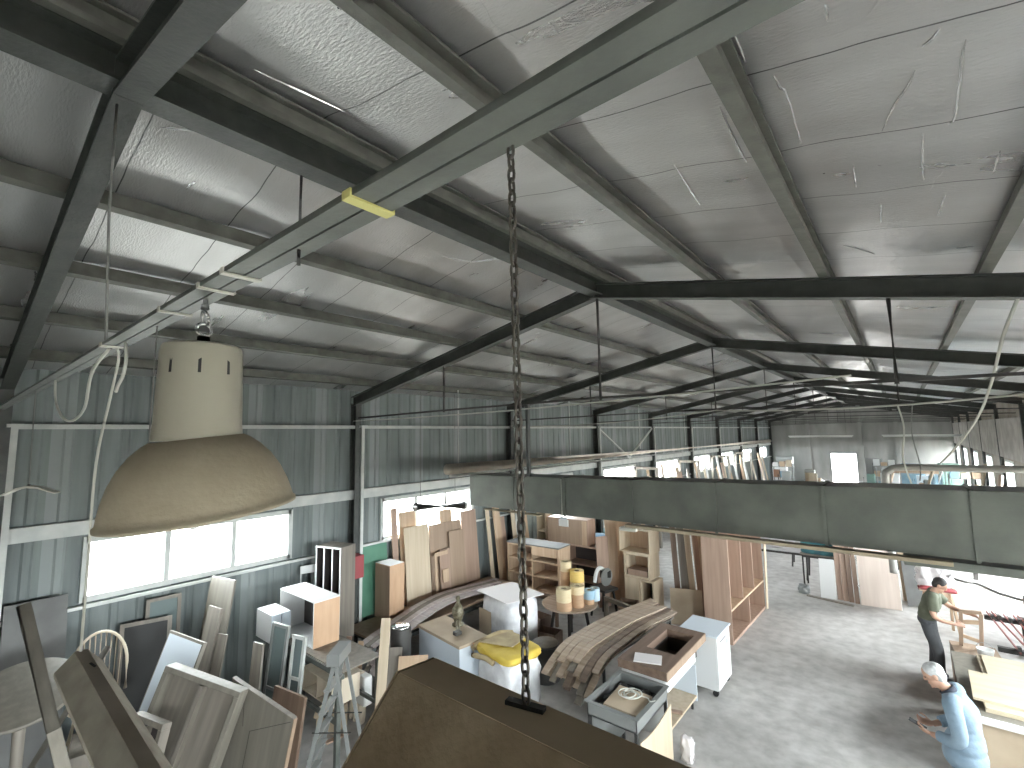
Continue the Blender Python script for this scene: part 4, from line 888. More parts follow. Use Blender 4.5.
# junk shelf far behind
js = table('table', 'far table heaped with coloured oddments behind the box stack', (-7.3, 13.6, 0), R(75), 2.2, .8, .8, 'old_grey_wood', 'dark_metal')
mat('blue_thing', (.12, .20, .28), .5); mat('teal_thing', (.16, .27, .27), .5); mat('rust', (.30, .16, .10), .7)
for k, (x, y, w, d, h, m, lab) in enumerate([(-7.35, 13.0, .4, .4, .34, 'blue_thing', 'dark blue tub on the far table'), (-7.0, 13.3, .3, .3, .28, 'light_white', 'white tub on the far table'), (-7.3, 13.55, .36, .34, .45, 'teal_thing', 'teal drum on the far table'), (-6.98, 13.85, .34, .3, .3, 'rust', 'rusty red box on the far table'), (-7.35, 14.2, .45, .4, .5, 'grey_metal', 'grey metal pot on the far table')]):
    tag(MB().lathe([(.01, 0), (w/2, 0), (w/2 * 1.06, h * .1), (w/2 * 1.0, h * .9), (w/2 * .9, h), (.01, h)], seg=14).build('tub', m, loc=(x, y, .802), smooth=True), lab, 'tub')
for k, (x, y, h, m, lab) in enumerate([(-6.05, 12.75, 1.1, 'rust', 'rusty red sack of scrap behind the mitre saw'), (-5.5, 12.2, .8, 'light_white', 'white sack of scrap behind the mitre saw'), (-6.15, 13.5, 1.0, 'teal_thing', 'teal sack of scrap behind the mitre saw')]):
    tag(lumpy(.55, .5, h, 20 + k, .04, 5).build('scrap_sack', m, loc=(x, y, 0), smooth=True), lab, 'sack')
# leaning boards and cardboard before the wardrobe
BL = [((-4.30, 11.05), (-4.20, 11.12), 2.05, 'walnut', 'dark thin plank leaning beside the box stack'), ((-4.13, 11.0), (-3.97, 11.10), 2.00, 'old_grey_wood', 'grey weathered plank leaning beside the dark thin one'), ((-3.92, 10.98), (-3.82, 11.06), 2.05, 'ply_light', 'pale plank leaning between the grey and the brown planks'), ((-3.73, 10.92), (-3.63, 11.00), 2.15, 'walnut_mid', 'brown plank leaning nearest the wardrobe'), ((-3.85, 11.35), (-3.62, 11.50), 2.2, 'ply_light', 'wide pale plank leaning behind the brown one')]
for (ax, ay), (bx_, by_), tz, m, lab in BL: slab('plank', (ax, ay, 0), (bx_, by_, 0), (ax - .26, ay + .26, tz), .03, m, lab, 'plank')
slab('cardboard_sheet', (-4.25, 10.55, 0), (-3.62, 10.78, 0), (-4.32, 10.68, .72), .012, 'cardboard', 'buff cardboard sheet standing before the leaning planks', 'cardboard')

# ------------------------------------------------------------------ wardrobe
wd = thing('wardrobe', 'tall brown open wardrobe with three bays over low cubbies', 'wardrobe', (-3.12, 11.50, 0), R(88.5))
W, D, H, t = 2.52, .52, 2.42, .03
MB().lohi((-W/2, -D/2, 0), (-W/2 + t, D/2, H)).build('side_panel', 'walnut_mid', wd); MB().lohi((W/2 - t, -D/2, 0), (W/2, D/2, H)).build('side_panel', 'walnut_mid', wd)
MB().lohi((-W/2 + t, D/2 - .02, 0), (W/2 - t, D/2, H)).build('back_panel', 'walnut_mid', wd); MB().lohi((-W/2 + t, -D/2, H - t), (W/2 - t, D/2 - .02, H)).build('top_panel', 'walnut_mid', wd); MB().lohi((-W/2 + t, -D/2, 0), (W/2 - t, D/2 - .02, .06)).build('plinth', 'walnut_mid', wd)
MB().lohi((-W/2 + t, -D/2, .62), (W/2 - t, D/2 - .02, .66)).build('shelf', 'oak_tan', wd)
for k in (1, 2): x = -W/2 + W * k / 3; MB().lohi((x - t/2, -D/2, .66), (x + t/2, D/2 - .02, H - t)).build('divider', 'walnut_mid', wd)
MB().lohi((-t/2, -D/2, .06), (t/2, D/2 - .02, .62)).build('divider', 'walnut_mid', wd)
slab('board', (-2.80, 12.72, 0), (-2.78, 12.80, 0), (-2.80, 12.55, 1.6), .02, 'ply_light', 'thin pale strip leaning at the far edge of the wardrobe', 'board')

# ------------------------------------------------------------------ bent veneer pile, counter and hob in the middle
vt = table('trestle_table', 'thin-legged table under the pile of bent veneers', (-4.12, 8.05, 0), R(84), 2.3, .74, .70, 'old_grey_wood', 'dark_metal', .03, .035)
rnd = random.Random(5)
for i in range(28):
    layer = i // 6; c = i % 6; z = .724 + .027 * layer; y0 = 9.45 - rnd.uniform(0, .30) - .05 * c; y1 = 6.12 + rnd.uniform(-.08, .22) + .07 * layer; yaw = (.02, -.03, .04, -.01, .03)[layer]; dx = (0, .04, -.03, .05, 0)[layer]
    path = []
    for k in range(34):
        y = y0 + (y1 - y0) * k / 33; t = 9.3 - y
        path.append((-4.24 + .125 * c + dx + yaw * (y - 7.6) - .13 * t * .9 + .012 * t * t * t * .35, y, z + .05 * math.exp(-((y - 8.0) / .9) ** 2) - .34 * max(0, (6.95 - y) / .85) ** 2))
    o = MB().strip(path, (1, 0, 0), .020, .112).build('veneer_strip', ['veneer_tan', 'veneer_dark', 'veneer_tan', 'old_grey_wood'][(i * 7 + layer) % 4] if layer < 4 else 'veneer_tan'); tag(o, 'long bent wood strip drooping at one end in the pile on the thin-legged table', 'strip', 'bent wood strips on the thin-legged table')
ct = thing('counter', 'dark brown counter box with a square sink cut-out on an open white base', 'counter', (-3.08, 7.30, 0), R(90))
w, d = 1.62, .72; hx0, hx1, hy0, hy1 = -.22, .60, -.26, .18
f = MB(); z0, z1 = .84, .955
f.lohi((-w/2, -d/2, z0), (hx0, d/2, z1)).lohi((hx1, -d/2, z0), (w/2, d/2, z1)).lohi((hx0, -d/2, z0), (hx1, hy0, z1)).lohi((hx0, hy1, z0), (hx1, d/2, z1)); f.build('countertop', 'walnut_x', ct)
MB().lohi((-w/2, -d/2 - .012, z0), (w/2, -d/2 - .0005, z1 - .004)).build('front_edge', 'mdf_brown', ct)
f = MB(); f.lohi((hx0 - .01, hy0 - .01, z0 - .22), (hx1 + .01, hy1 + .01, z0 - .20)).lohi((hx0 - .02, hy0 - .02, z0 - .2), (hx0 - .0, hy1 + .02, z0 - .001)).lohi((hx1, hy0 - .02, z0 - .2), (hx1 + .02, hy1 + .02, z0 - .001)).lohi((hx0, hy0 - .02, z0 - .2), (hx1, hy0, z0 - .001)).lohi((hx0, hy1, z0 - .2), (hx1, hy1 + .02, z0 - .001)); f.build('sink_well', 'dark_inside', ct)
MB().lohi((-w/2 + .02, d/2 - .04, .10), (w/2 - .4, d/2 - .02, z0 - .23)).build('back_panel', 'laminate_blue_white', ct)
MB().lohi((-w/2 + .02, -d/2 + .02, .10), (-w/2 + .04, d/2 - .05, z0 - .002)).build('side_panel', 'laminate_white', ct); MB().lohi((.36, -d/2 + .02, .10), (.38, d/2 - .05, z0 - .23)).build('side_panel', 'laminate_blue_white', ct)
MB().lohi((-w/2 + .05, -d/2 + .02, .16), (.35, d/2 - .05, .19)).build('bottom_shelf', 'ply_light', ct); MB().lohi((-w/2 + .05, -d/2 + .01, z0 - .16), (.35, -d/2 + .03, z0 - .23 + .225)).build('apron', 'laminate_white', ct)
for x in (-w/2 + .1, .30):
    for y in (-d/2 + .08, d/2 - .1): MB().cyl((x, y, 0), (x, y, .10), .02, 10).build('foot', 'rubber', ct)
tag(MB().lohi((-.19, -.14, 0), (.19, .14, .012)).build('paper_pad', 'paper', loc=(-3.08, 6.72, .956), rot=(0, 0, R(20))), 'pale sheet of paper lying on the dark brown counter', 'paper')
wcb = thing('base_cabinet', 'white kitchen base cabinet with a faint scrawl on its door, at the counter end', 'cabinet', (-2.86, 8.48, 0), R(90))
panel_box(MB(), .70, .58, .80, .018).build('carcass', 'laminate_white', wcb, loc=(0, 0, .10)); MB().lohi((-.345, -.312, .11), (.345, -.292, .895)).build('door', 'laminate_white', wcb, bevel=.002)
MB().lohi((-.37, -.33, .902), (.37, .30, .93)).build('worktop', 'laminate_blue_white', wcb, bevel=.003); dr_ = [c for c in wcb.children if c.name.startswith('door')][0]
MB().lohi((-.20, -.330, .80), (.10, -.312, .815)).build('handle', 'grey_metal', dr_, bevel=.003)
for sx in (-1, 1): MB().cyl((sx * .3 - .02, -.24, .045), (sx * .3 + .02, -.24, .045), .045, 14).build('caster', 'black', wcb); MB().cyl((sx * .3, .22, 0), (sx * .3, .22, .10), .02, 10).build('foot', 'rubber', wcb); MB().lohi((sx * .3 - .03, -.27, .085), (sx * .3 + .03, -.21, .099)).build('caster_plate', 'black', wcb)
f = MB(); y = -.313
for pts_ in ([(.10, .60), (.12, .72), (.155, .735), (.16, .69), (.12, .665)], [(.185, .735), (.18, .68), (.205, .66), (.225, .70), (.23, .745)], [(.25, .66), (.268, .71), (.28, .76)]):
    f.tube(smooth_path([(a_, y, b_) for a_, b_ in pts_], 4), .003, 5)
f.build('pencil_mark', 'grey_metal', dr_)
hb = thing('hob_frame', 'open galvanised frame with a tan board and white cable coil in it', 'frame', (-2.99, 5.88, 0), R(90))
w, d = .92, .66
f = MB(); z0, z1 = .70, .86
f.lohi((-w/2, -d/2, z0), (w/2, -d/2 + .012, z1)).lohi((-w/2, d/2 - .012, z0), (w/2, d/2, z1)).lohi((-w/2, -d/2, z0), (-w/2 + .012, d/2, z1)).lohi((w/2 - .012, -d/2, z0), (w/2, d/2, z1)).lohi((-w/2, -d/2, z0), (w/2, d/2, z0 + .015))
f.lohi((-w/2 - .03, -d/2 - .03, z1), (w/2 + .03, -d/2 + .03, z1 + .008)).lohi((-w/2 - .03, d/2 - .03, z1), (w/2 + .03, d/2 + .03, z1 + .008)).lohi((-w/2 - .03, -d/2 + .03, z1), (-w/2 + .03, d/2 - .03, z1 + .008)).lohi((w/2 - .03, -d/2 + .03, z1), (w/2 + .03, d/2 - .03, z1 + .008)); f.build('tray', 'grey_metal', hb)
MB().lohi((-w/2 + .04, -d/2 + .05, z0 + .017), (w/2 - .04, d/2 - .05, z0 + .05)).build('burner_pan', 'black', hb)
for x, y in ((-.33, .2), (.3, .22), (.33, -.1), (-.1, .24)): MB().lathe([(.01, 0), (.06, 0), (.06, .03), (.03, .05), (.01, .05)], (x, y, z0 + .05), 14).build('burner', 'dark_metal', hb)
for sx in (-1, 1):
    for sy in (-1, 1): MB().lohi((sx * (w/2 - .02) - .018, sy * (d/2 - .02) - .018, 0), (sx * (w/2 - .02) + .018, sy * (d/2 - .02) + .018, z0 - .001)).build('leg', 'dark_metal', hb)
MB().lohi((-w/2 + .03, d/2 - .06, .12), (w/2 - .03, d/2 - .045, z0 - .02)).build('side_panel', 'grey_metal', hb)
tag(MB().lohi((-.22, -.26, 0), (.22, .26, .025)).build('board', 'cardboard', loc=(-2.94, 5.78, .82), rot=(0, .04, R(4))), 'square tan board lying in the galvanised frame', 'board')
f = MB(); q = random.Random(2)
for k in range(5): torus(f, (q.uniform(-.03, .03), q.uniform(-.03, .03), .010 + .008 * k), .11 + q.uniform(-.025, .02), .007, (q.uniform(-.1, .1), q.uniform(-.1, .1), 1), 24, 6)
f.tube(smooth_path([(.10, .02, .03), (.2, .06, .02), (.26, .02, .012), (.3, .08, .01)], 5), .006, 6)
tag(f.build('cable_coil', 'rope_white', loc=(-2.94, 5.84, .862), smooth=True), 'coil of white cable on the square tan board', 'cable')
f = MB(); pts = [(-2.50 + .10 * math.sin(t * 2.2) , 5.55 + .85 * t, .05 + .0 * t) for t in [k / 12 for k in range(13)]]
mb = MB(); rows = []
for k in range(13):
    t = k / 12; x = -2.645 + .06 * t * t; y_ = 5.46 + .78 * t; top = .60 + .12 * t - .07 * math.sin(math.pi * t)
    rows.append((x, y_, top))
for (xa, ya, ta), (xb, yb, tb_) in zip(rows, rows[1:]): mb.prism([(xa, ya, 0), (xb, yb, 0), (xb, yb, tb_), (xa, ya, ta)], (.012, 0, 0))
tag(mb.build('curved_sheet', 'ply_light', smooth=False), 'curved tan panel standing beside the galvanised frame', 'panel')
tag(lumpy(.14, .12, .30, 31, .02, 4).build('plastic_bag', 'paper', loc=(-2.45, 6.40, 0), smooth=True), 'crumpled pale pink bag at the curved panel edge', 'bag')

# dusty oddments on the floor between the benches
for k, (x, y, w, d_, h, rz, m, lab) in enumerate([
    (-6.75, 3.95, .34, .26, .30, 20, 'cardboard', 'small buff carton on the floor before the metal canister'),
    (-5.62, 5.02, .40, .30, .26, -15, 'mdf_brown', 'low brown carton on the floor between the chest and the trough fixture'),
    (-5.70, 7.95, .45, .32, .34, 8, 'walnut', 'dark box on the floor between the wrapped bundle and the round table'),
    (-4.95, 8.05, .34, .30, .22, 30, 'mdf_brown', 'low box on the floor beside the round table legs'),
    (-6.30, 8.35, .55, .34, .40, -6, 'walnut', 'dark crate on the floor under the front of the six-hole shelf table'),
    (-5.05, 10.15, .40, .34, .42, 12, 'walnut', 'dark crate on the floor before the box stack'),
    (-4.55, 10.10, .32, .28, .30, -20, 'mdf_brown', 'small brown crate on the floor before the plain box'),
    (-6.38, 6.50, .28, .24, .44, 4, 'dark_inside', 'black bin on the floor between the chest and the tall wrapped bundle')]):
    q = thing('carton', lab, 'box', (x, y, 0), R(rz)); t = .012
    MB().lohi((-w/2, -d_/2, 0), (w/2, d_/2, t)).lohi((-w/2, -d_/2, t), (-w/2 + t, d_/2, h)).lohi((w/2 - t, -d_/2, t), (w/2, d_/2, h)).lohi((-w/2 + t, -d_/2, t), (w/2 - t, -d_/2 + t, h)).lohi((-w/2 + t, d_/2 - t, t), (w/2 - t, d_/2, h)).build('carton_body', m, q)
    MB().prism([(-w/2, -d_/2 - .0005, h), (w/2, -d_/2 - .0005, h), (w/2, -d_/2 - .06, h - .10), (-w/2, -d_/2 - .06, h - .10)], (0, -.004, .003)).build('flap', m, q)
rnd = random.Random(77)
for k in range(14):
    x, y = [(-6.95, 4.18), (-6.45, 3.90), (-6.25, 4.45), (-6.1, 5.0), (-5.9, 4.75), (-5.25, 4.62), (-5.55, 7.5), (-5.0, 7.75), (-4.35, 9.7), (-5.75, 7.6), (-3.9, 5.75), (-3.75, 10.2), (-4.4, 5.3), (-2.9, 7.0)][k]
    tag(MB().lohi((-rnd.uniform(.10, .22), -.035, 0), (rnd.uniform(.10, .22), .035, .02)).build('offcut', ['oak_tan', 'walnut_mid', 'ply_light'][k % 3], loc=(x, y, .001 if k != 13 else .191), rot=(0, 0, rnd.uniform(0, 3.1))), 'short wood offcut lying among the benches', 'offcut', 'short offcuts lying among the benches')

# ------------------------------------------------------------------ people
mat('skin', (.40, .23, .16), .55, 0, (.47, .28, .20), 6); mat('hair_dark', (.018, .014, .012), .6, bump=.4, bscale=120); mat('hair_grey', (.42, .42, .41), .65, 0, (.56, .56, .55), 30, bump=.4, bscale=120)
mat('olive_cloth', (.090, .098, .066), .85, 0, (.12, .128, .09), 5, bump=.35, bscale=9); mat('charcoal_cloth', (.055, .058, .062), .85, 0, (.075, .078, .083), 5, bump=.35, bscale=9)
mat('blue_cloth', (.16, .225, .285), .8, 0, (.21, .28, .34), 4, bump=1.0, bscale=7); mat('navy_cloth', (.03, .035, .05), .85); mat('shoe_grey', (.16, .16, .165), .7); mat('eye_dark', (.02, .015, .012), .3); mat('lip', (.36, .15, .12), .5)
def ell(mb, c, r, rot=None):
    m = Matrix.Translation(Vector(c)) @ (rot.to_4x4() if rot is not None else Matrix.Identity(4)) @ Matrix.Diagonal((*r, 1))
    bmesh.ops.create_icosphere(mb.bm, subdivisions=3, radius=1.0, matrix=m)
def limb(mb, pts, rad): mb.tube(smooth_path(pts, 5), [r for r in interp(rad, 5)], 14)
def interp(r, n):
    out = []
    for a, b in zip(r, r[1:]): out += [a + (b - a) * k / n for k in range(n)]
    return out + [r[-1]]
def fuse(o, voxel, smooth_it=6):
    rm = o.modifiers.new('fuse', 'REMESH'); rm.mode = 'VOXEL'; rm.voxel_size = voxel; rm.use_smooth_shade = True
    s = o.modifiers.new('soften', 'SMOOTH'); s.factor = .5; s.iterations = smooth_it
    return o
def hand(mb, wrist, d, nrm, side, curl=.6):
    """palm, four fingers of different lengths curling towards nrm, thumb leaving the palm's side"""
    w = Vector(wrist); d = Vector(d).normalized(); n = Vector(nrm); n = (n - d * n.dot(d)).normalized(); s = d.cross(n) * side
    rot = Matrix((s, n, d)).transposed()
    ell(mb, w + d * .05, (.042, .020, .058), rot)
    for k, (o_, ln) in enumerate([(-.031, .066), (-.010, .078), (.011, .073), (.031, .056)]):
        b = w + d * .088 + s * o_; a1 = curl * .6; a2 = curl * 1.3
        p1 = b + (d * math.cos(a1) + n * math.sin(a1)) * ln * .45; p2 = p1 + (d * math.cos(a2) + n * math.sin(a2)) * ln * .33; p3 = p2 + (d * math.cos(a2 + curl * .5) + n * math.sin(a2 + curl * .5)) * ln * .25
        mb.tube([b - d * .02, b, p1, p2, p3], [.010, .0098, .0092, .0086, .007], 8)
    t0 = w + d * .03 - s * .036; mb.tube([t0, t0 - s * .025 + d * .026 + n * .008, t0 - s * .030 + d * .058 + n * .024, t0 - s * .022 + d * .080 + n * .034], [.012, .011, .0105, .008], 8)
def head(mb, c, fwd, up):
    c = Vector(c); f = Vector(fwd).normalized(); u = Vector(up); u = (u - f * u.dot(f)).normalized(); r = f.cross(u)
    rot = Matrix((r, f, u)).transposed()
    ell(mb, c + u * .03, (.074, .094, .090), rot); ell(mb, c + f * .018 - u * .055, (.056, .068, .062), rot)       # skull, jaw
    ell(mb, c + f * .095 - u * .012, (.013, .017, .024), rot); ell(mb, c + f * .084 + u * .028, (.045, .012, .010), rot)  # nose, brow
    ell(mb, c + f * .070 - u * .095, (.022, .018, .018), rot)                                                          # chin
    for s in (-1, 1): ell(mb, c + r * s * .076 - f * .008 - u * .005, (.010, .022, .032), rot)                          # ears
    return c, f, u, r, rot
def person(name, label, loc, rotz, J, cl):
    e = thing('person', label, 'person', loc, rotz)
    V = lambda k: Vector(J[k])
    b = MB()
    # trunk
    spine = [V('pelvis'), V('waist'), V('chest'), V('upper')]
    for p, r in zip(spine, ((.155, .115, .12), (.142, .105, .13), (.165, .118, .14), (.175, .095, .075))): ell(b, p, r)
    for p, q in zip(spine, spine[1:]): ell(b, (p + q) / 2, (.15, .11, .10))
    limb(b, [V('upper'), V('neck'), V('head') - Vector(J['hup']) * .05], [.075, .056, .052])
    hc, hf, hu, hr, hrot = head(b, J['head'], J['hfwd'], J['hup'])
    for s in ('l', 'r'):
        limb(b, [V('upper') + (V('sh' + s) - V('upper')) * .5, V('sh' + s), V('el' + s), V('wr' + s)], [.06, .056, .040, .027])
        limb(b, [V('hip' + s), V('kn' + s), V('an' + s)], [.085, .056, .042]); ell(b, V('an' + s) + Vector((0, .05, -.035)), (.04, .11, .035))
        hand(b, J['wr' + s], J['hd' + s], J['hn' + s], 1 if s == 'l' else -1, J.get('curl' + s, .6))
    fuse(b.build('body', 'skin', e), .0062, 5)
    # trousers
    t = MB(); q = .86 if cl.get('long') else 1.0; ell(t, V('pelvis'), (.168 * q, .128 * q, .115 * q)); ell(t, (V('pelvis') + V('waist')) / 2, (.160 * q, .120 * q, .08))
    for s in ('l', 'r'): limb(t, [V('hip' + s) + Vector((0, 0, .04)), V('hip' + s) * .6 + V('kn' + s) * .4, V('kn' + s), V('kn' + s) * .35 + V('an' + s) * .65, V('an' + s) + Vector((0, 0, .0))], [.108 * q, .100 * q, .078, .070, .072])
    fuse(t.build('trousers', cl['trousers'], e), .010, 4)
    # shirt
    t = MB(); rr = ((.162, .120, .11), (.166, .126, .14), (.185, .134, .150), (.190, .108, .080))
    for p, r in zip(spine, rr): ell(t, p, r)
    for p, q in zip(spine, spine[1:]): ell(t, (p + q) / 2, (.176, .130, .11))
    if cl.get('long'):
        ell(t, V('pelvis') + Vector((0, .0, .02)), (.200, .165, .14)); ell(t, V('pelvis') + Vector((0, .01, -.10)), (.212, .182, .17)); ell(t, (V('pelvis') + V('waist')) / 2, (.186, .150, .12))
        for s in ('l', 'r'): limb(t, [V('upper') + (V('sh' + s) - V('upper')) * .5, V('sh' + s), V('el' + s), V('el' + s).lerp(V('wr' + s), .75)], [.080, .080, .064, .052])
    else:
        for s in ('l', 'r'): limb(t, [V('upper') + (V('sh' + s) - V('upper')) * .5, V('sh' + s), V('sh' + s).lerp(V('el' + s), .72)], [.080, .078, .070])
    limb(t, [V('upper'), V('upper').lerp(V('neck'), .55)], [.085, .072])
    fuse(t.build('shirt', cl['shirt'], e), .010, 4)
    if cl.get('long'):
        c = MB(); ax = (V('neck') - V('upper')).normalized(); c.lathe([(.066, -.03), (.074, -.03), (.078, .02), (.070, .024), (.066, -.03)], V('upper').lerp(V('neck'), .72), 24, ax, cap=False); c.build('collar', cl['collar'], e, smooth=True)
    # hair: cap over the top, back and sides
    h = MB(); ell(h, hc + hu * .045 - hf * .014, (.082, .096, .085), hrot); ell(h, hc - hf * .045 + hu * .0, (.074, .058, .080), hrot)
    if cl.get('bushy'):
        for k in range(16):
            q = random.Random(k); ell(h, hc + hu * (.05 + q.uniform(-.04, .06)) - hf * (.03 + q.uniform(-.03, .05)) + hr * q.uniform(-.06, .06), (.020, .020, .018), hrot)
    ho = h.build('hair', cl['hair'], e); fuse(ho, .007, 3)
    g = MB(); ell(g, hc + hf * .085 - hu * .055, (.024, .008, .007), hrot); g.build('mouth', 'lip', e, smooth=True)
    for s in (-1, 1): g = MB(); ell(g, hc + hf * .083 + hu * .006 + hr * s * .032, (.011, .006, .007), hrot); g.build('eye', 'eye_dark', e, smooth=True)
    for s in ('l', 'r'):
        p = V('an' + s); g = MB(); ell(g, p + Vector((0, .06, -.035)), (.052, .125, .048)); ell(g, p + Vector((0, -.02, .0)), (.052, .06, .055)); g.lohi((p.x - .05, p.y - .08, .001), (p.x + .05, p.y + .17, .022))
        fuse(g.build('shoe', cl['shoe'], e), .009, 3)
    return e
J1 = dict(pelvis=(0, -.06, .95), waist=(0, -.04, 1.09), chest=(0, .02, 1.24), upper=(0, .05, 1.36), neck=(0, .09, 1.45), head=(0, .15, 1.545), hfwd=(0, .85, -.5), hup=(0, .5, .86),
  shl=(-.20, .05, 1.365), ell=(-.26, .24, 1.16), wrl=(-.14, .47, 1.12), shr=(.20, .05, 1.365), elr=(.27, .06, 1.09), wrr=(.16, .30, 1.00),
  hipl=(-.095, -.05, .90), knl=(-.11, -.0, .49), anl=(-.12, -.04, .085), hipr=(.095, -.05, .90), knr=(.11, .05, .49), anr=(.12, .05, .085),
  hdl=(.3, .9, -.05), hnl=(.6, .1, -.5), hdr=(-.4, .85, .0), hnr=(-.7, .1, -.5), curll=.75, curlr=.75)
person('person', 'person in an olive T-shirt and dark trousers, bent over a wooden frame at the bench', (.13, 10.95, 0), R(-94), J1, dict(trousers='charcoal_cloth', shirt='olive_cloth', hair='hair_dark', shoe='shoe_grey'))
J2 = dict(pelvis=(0, .01, .93), waist=(0, -.01, 1.08), chest=(0, .0, 1.24), upper=(0, .05, 1.37), neck=(0, .12, 1.45), head=(0, .20, 1.545), hfwd=(-.12, .88, -.45), hup=(0, .45, .88),
  shl=(-.20, .06, 1.365), ell=(-.28, .02, 1.08), wrl=(-.14, .25, .99), shr=(.20, .06, 1.365), elr=(.27, .06, 1.09), wrr=(.12, .27, .98),
  hipl=(-.095, .02, .88), knl=(-.11, .03, .48), anl=(-.12, -.02, .085), hipr=(.095, .02, .88), knr=(.11, .0, .48), anr=(.12, .06, .085),
  hdl=(.25, .9, .1), hnl=(.5, .1, .7), hdr=(-.3, .9, .1), hnr=(-.5, .1, .7), curll=.9, curlr=.7)
person('person', 'grey-haired person in a loose blue shirt, stooping and looking at a dark phone', (.255, 6.98, 0), R(82), J2, dict(trousers='navy_cloth', shirt='blue_cloth', collar='navy_cloth', hair='hair_grey', shoe='shoe_grey', long=True, bushy=True))
# the phone in the hand
def in_person(loc, rz, p):
    c, s = math.cos(rz), math.sin(rz); return (loc[0] + p[0] * c - p[1] * s, loc[1] + p[0] * s + p[1] * c, loc[2] + p[2])
ph = in_person((.255, 6.98, 0), R(82), (-.11, .365, 1.035)); tag(MB().lohi((-.036, -.075, -.004), (.036, .075, .004)).build('phone', 'black', loc=ph, rot=(R(20), 0, R(82)), bevel=.003), 'dark phone held by the grey-haired person', 'phone')
# wooden frame held upright on the box
wf = thing('wooden_frame', 'small wooden chair-like frame held by the person in olive', 'frame', (.60, 10.96, .62), R(-8))
for x in (-.11, .13): MB().bar((x - .02, 0, 0), (x + .02, .0, .56), .06, .05).build('upright', 'mdf_brown', wf, bevel=.004)
MB().bar((-.09, 0, .38), (.12, 0, .42), .035, .06).build('cross_rail', 'oak_tan', wf); MB().bar((-.10, 0, .16), (.12, 0, .12), .03, .05).build('cross_rail', 'oak_tan', wf); MB().bar((-.08, .0, .55), (.16, 0, .58), .05, .05).build('top_rail', 'mdf_brown', wf, bevel=.004)
sb = thing('work_box', 'brown work box with a dark round hole under the wooden frame', 'box', (.64, 10.78, 0), R(4)); MB().lohi((-.28, -.42, .0), (.28, .42, .60)).build('carcass', 'mdf_brown', sb, bevel=.005); MB().lathe([(.01, 0), (.085, 0), (.085, .006), (.01, .006)], (-.16, -.26, .601), 24).build('hole', 'black', sb)
bk = thing('bucket', 'white and pale blue bucket on the brown work box', 'bucket', (.72, 10.52, .607)); MB().lathe([(.01, 0), (.075, 0), (.10, .17), (.105, .175), (.098, .178), (.072, .012), (.01, .012)], seg=24).build('bucket_body', 'light_white', bk, smooth=True); MB().tube([(.10 * math.cos(t), .02, .17 + .09 * math.sin(t)) for t in [math.pi * k / 12 for k in range(13)]], .004, 6).build('handle', 'grey_metal', bk)

# ------------------------------------------------------------------ workbench with plywood panels
wbn = thing('workbench', 'big brown-fronted workbench carrying the pale plywood panels', 'workbench', (1.35, 8.98, 0))
MB().lohi((-1.05, -1.02, .78), (1.05, 1.0, .84)).build('worktop', 'dusty_board', wbn, bevel=.004); MB().lohi((-1.06, -1.05, .775), (1.06, -1.021, .85)).build('edge_strip', 'laminate_white', wbn, bevel=.003)
MB().lohi((-.95, -1.0, .0), (1.0, -.96, .775)).build('front_panel', 'cardboard', wbn)
for sx in (-1, 1):
    for sy in (-1, 1): MB().lohi((sx * .99 - .05, sy * .92 - .05, 0), (sx * .99 + .05, sy * .92 + .05, .779)).build('leg', 'walnut', wbn)
wood('birch_x', (.47, .39, .27), (.56, .48, .36), axis='x', fine=10)
def ply(label, x0, y0, x1, y1, z, th, rz=0):
    return tag(MB().lohi((-(x1 - x0) / 2, -(y1 - y0) / 2, 0), ((x1 - x0) / 2, (y1 - y0) / 2, th)).build('plywood_sheet', 'birch_x', loc=((x0 + x1) / 2, (y0 + y1) / 2, z), rot=(0, 0, rz), bevel=.002), label, 'panel')
ply('lowest plywood panel on the workbench, stepped out at its front edge', .50, 8.12, 2.3, 8.92, .841, .05)
ply('upper plywood panel nearest the grey-haired person, overhanging the lowest one', .42, 8.24, 2.25, 9.10, .892, .03, R(-1.5))
ply('plywood panel at the far half of the workbench, below the loose stick', .58, 9.10, 2.3, 9.92, .841, .05, R(1))
ply('small plywood panel on the far half of the workbench, against its left end strip', .62, 9.14, 1.02, 9.86, .892, .02)
st_ = MB().bar((-.02, -.60, 0), (.03, .62, 0), .035, .02).build('batten', 'mdf_brown', loc=(1.02, 9.10, .934), rot=(0, 0, R(-3))); tag(st_, 'dark wooden stick lying across the plywood panels', 'stick')

# clamp rack with red bars
cr = thing('clamp_rack', 'dark steel rack of two rails behind the plywood workbench', 'rack', (1.88, 11.6, 0))
for y in (-.85, .75): MB().lohi((-1.0, y - .04, .72), (.95, y + .04, .79)).build('rail', 'dark_metal', cr)
for x in (-.45, .85):
    for y in (-.85, .75): MB().lohi((x - .03, y - .03, 0), (x + .03, y + .03, .72)).build('leg', 'dark_metal', cr)
mat('clamp_red', (.20, .05, .04), .5)
c0 = thing('bar_clamp', 'thin red bar clamp lying across the dark steel rack', 'clamp', (1.02, 11.55, .805), R(5), 'red bar clamps on the steel rack')
MB().lohi((-.008, -1.0, -.012), (.008, 1.0, .012)).build('clamp_bar', 'clamp_red', c0); MB().lohi((-.02, -.98, .013), (.02, -.90, .075)).build('fixed_jaw', 'dark_metal', c0); MB().lohi((-.02, .50, .013), (.02, .60, .08)).build('sliding_jaw', 'dark_metal', c0)
MB().cyl((0, .60, .05), (0, .74, .05), .009, 8).build('screw', 'dark_metal', c0)
for k in range(1, 15): copy_tree(c0, loc=(1.02 + .105 * k, 11.55 + .04 * math.sin(k * 2.1), .805), rotz=R(5 + 2.0 * math.sin(k * 1.7)))
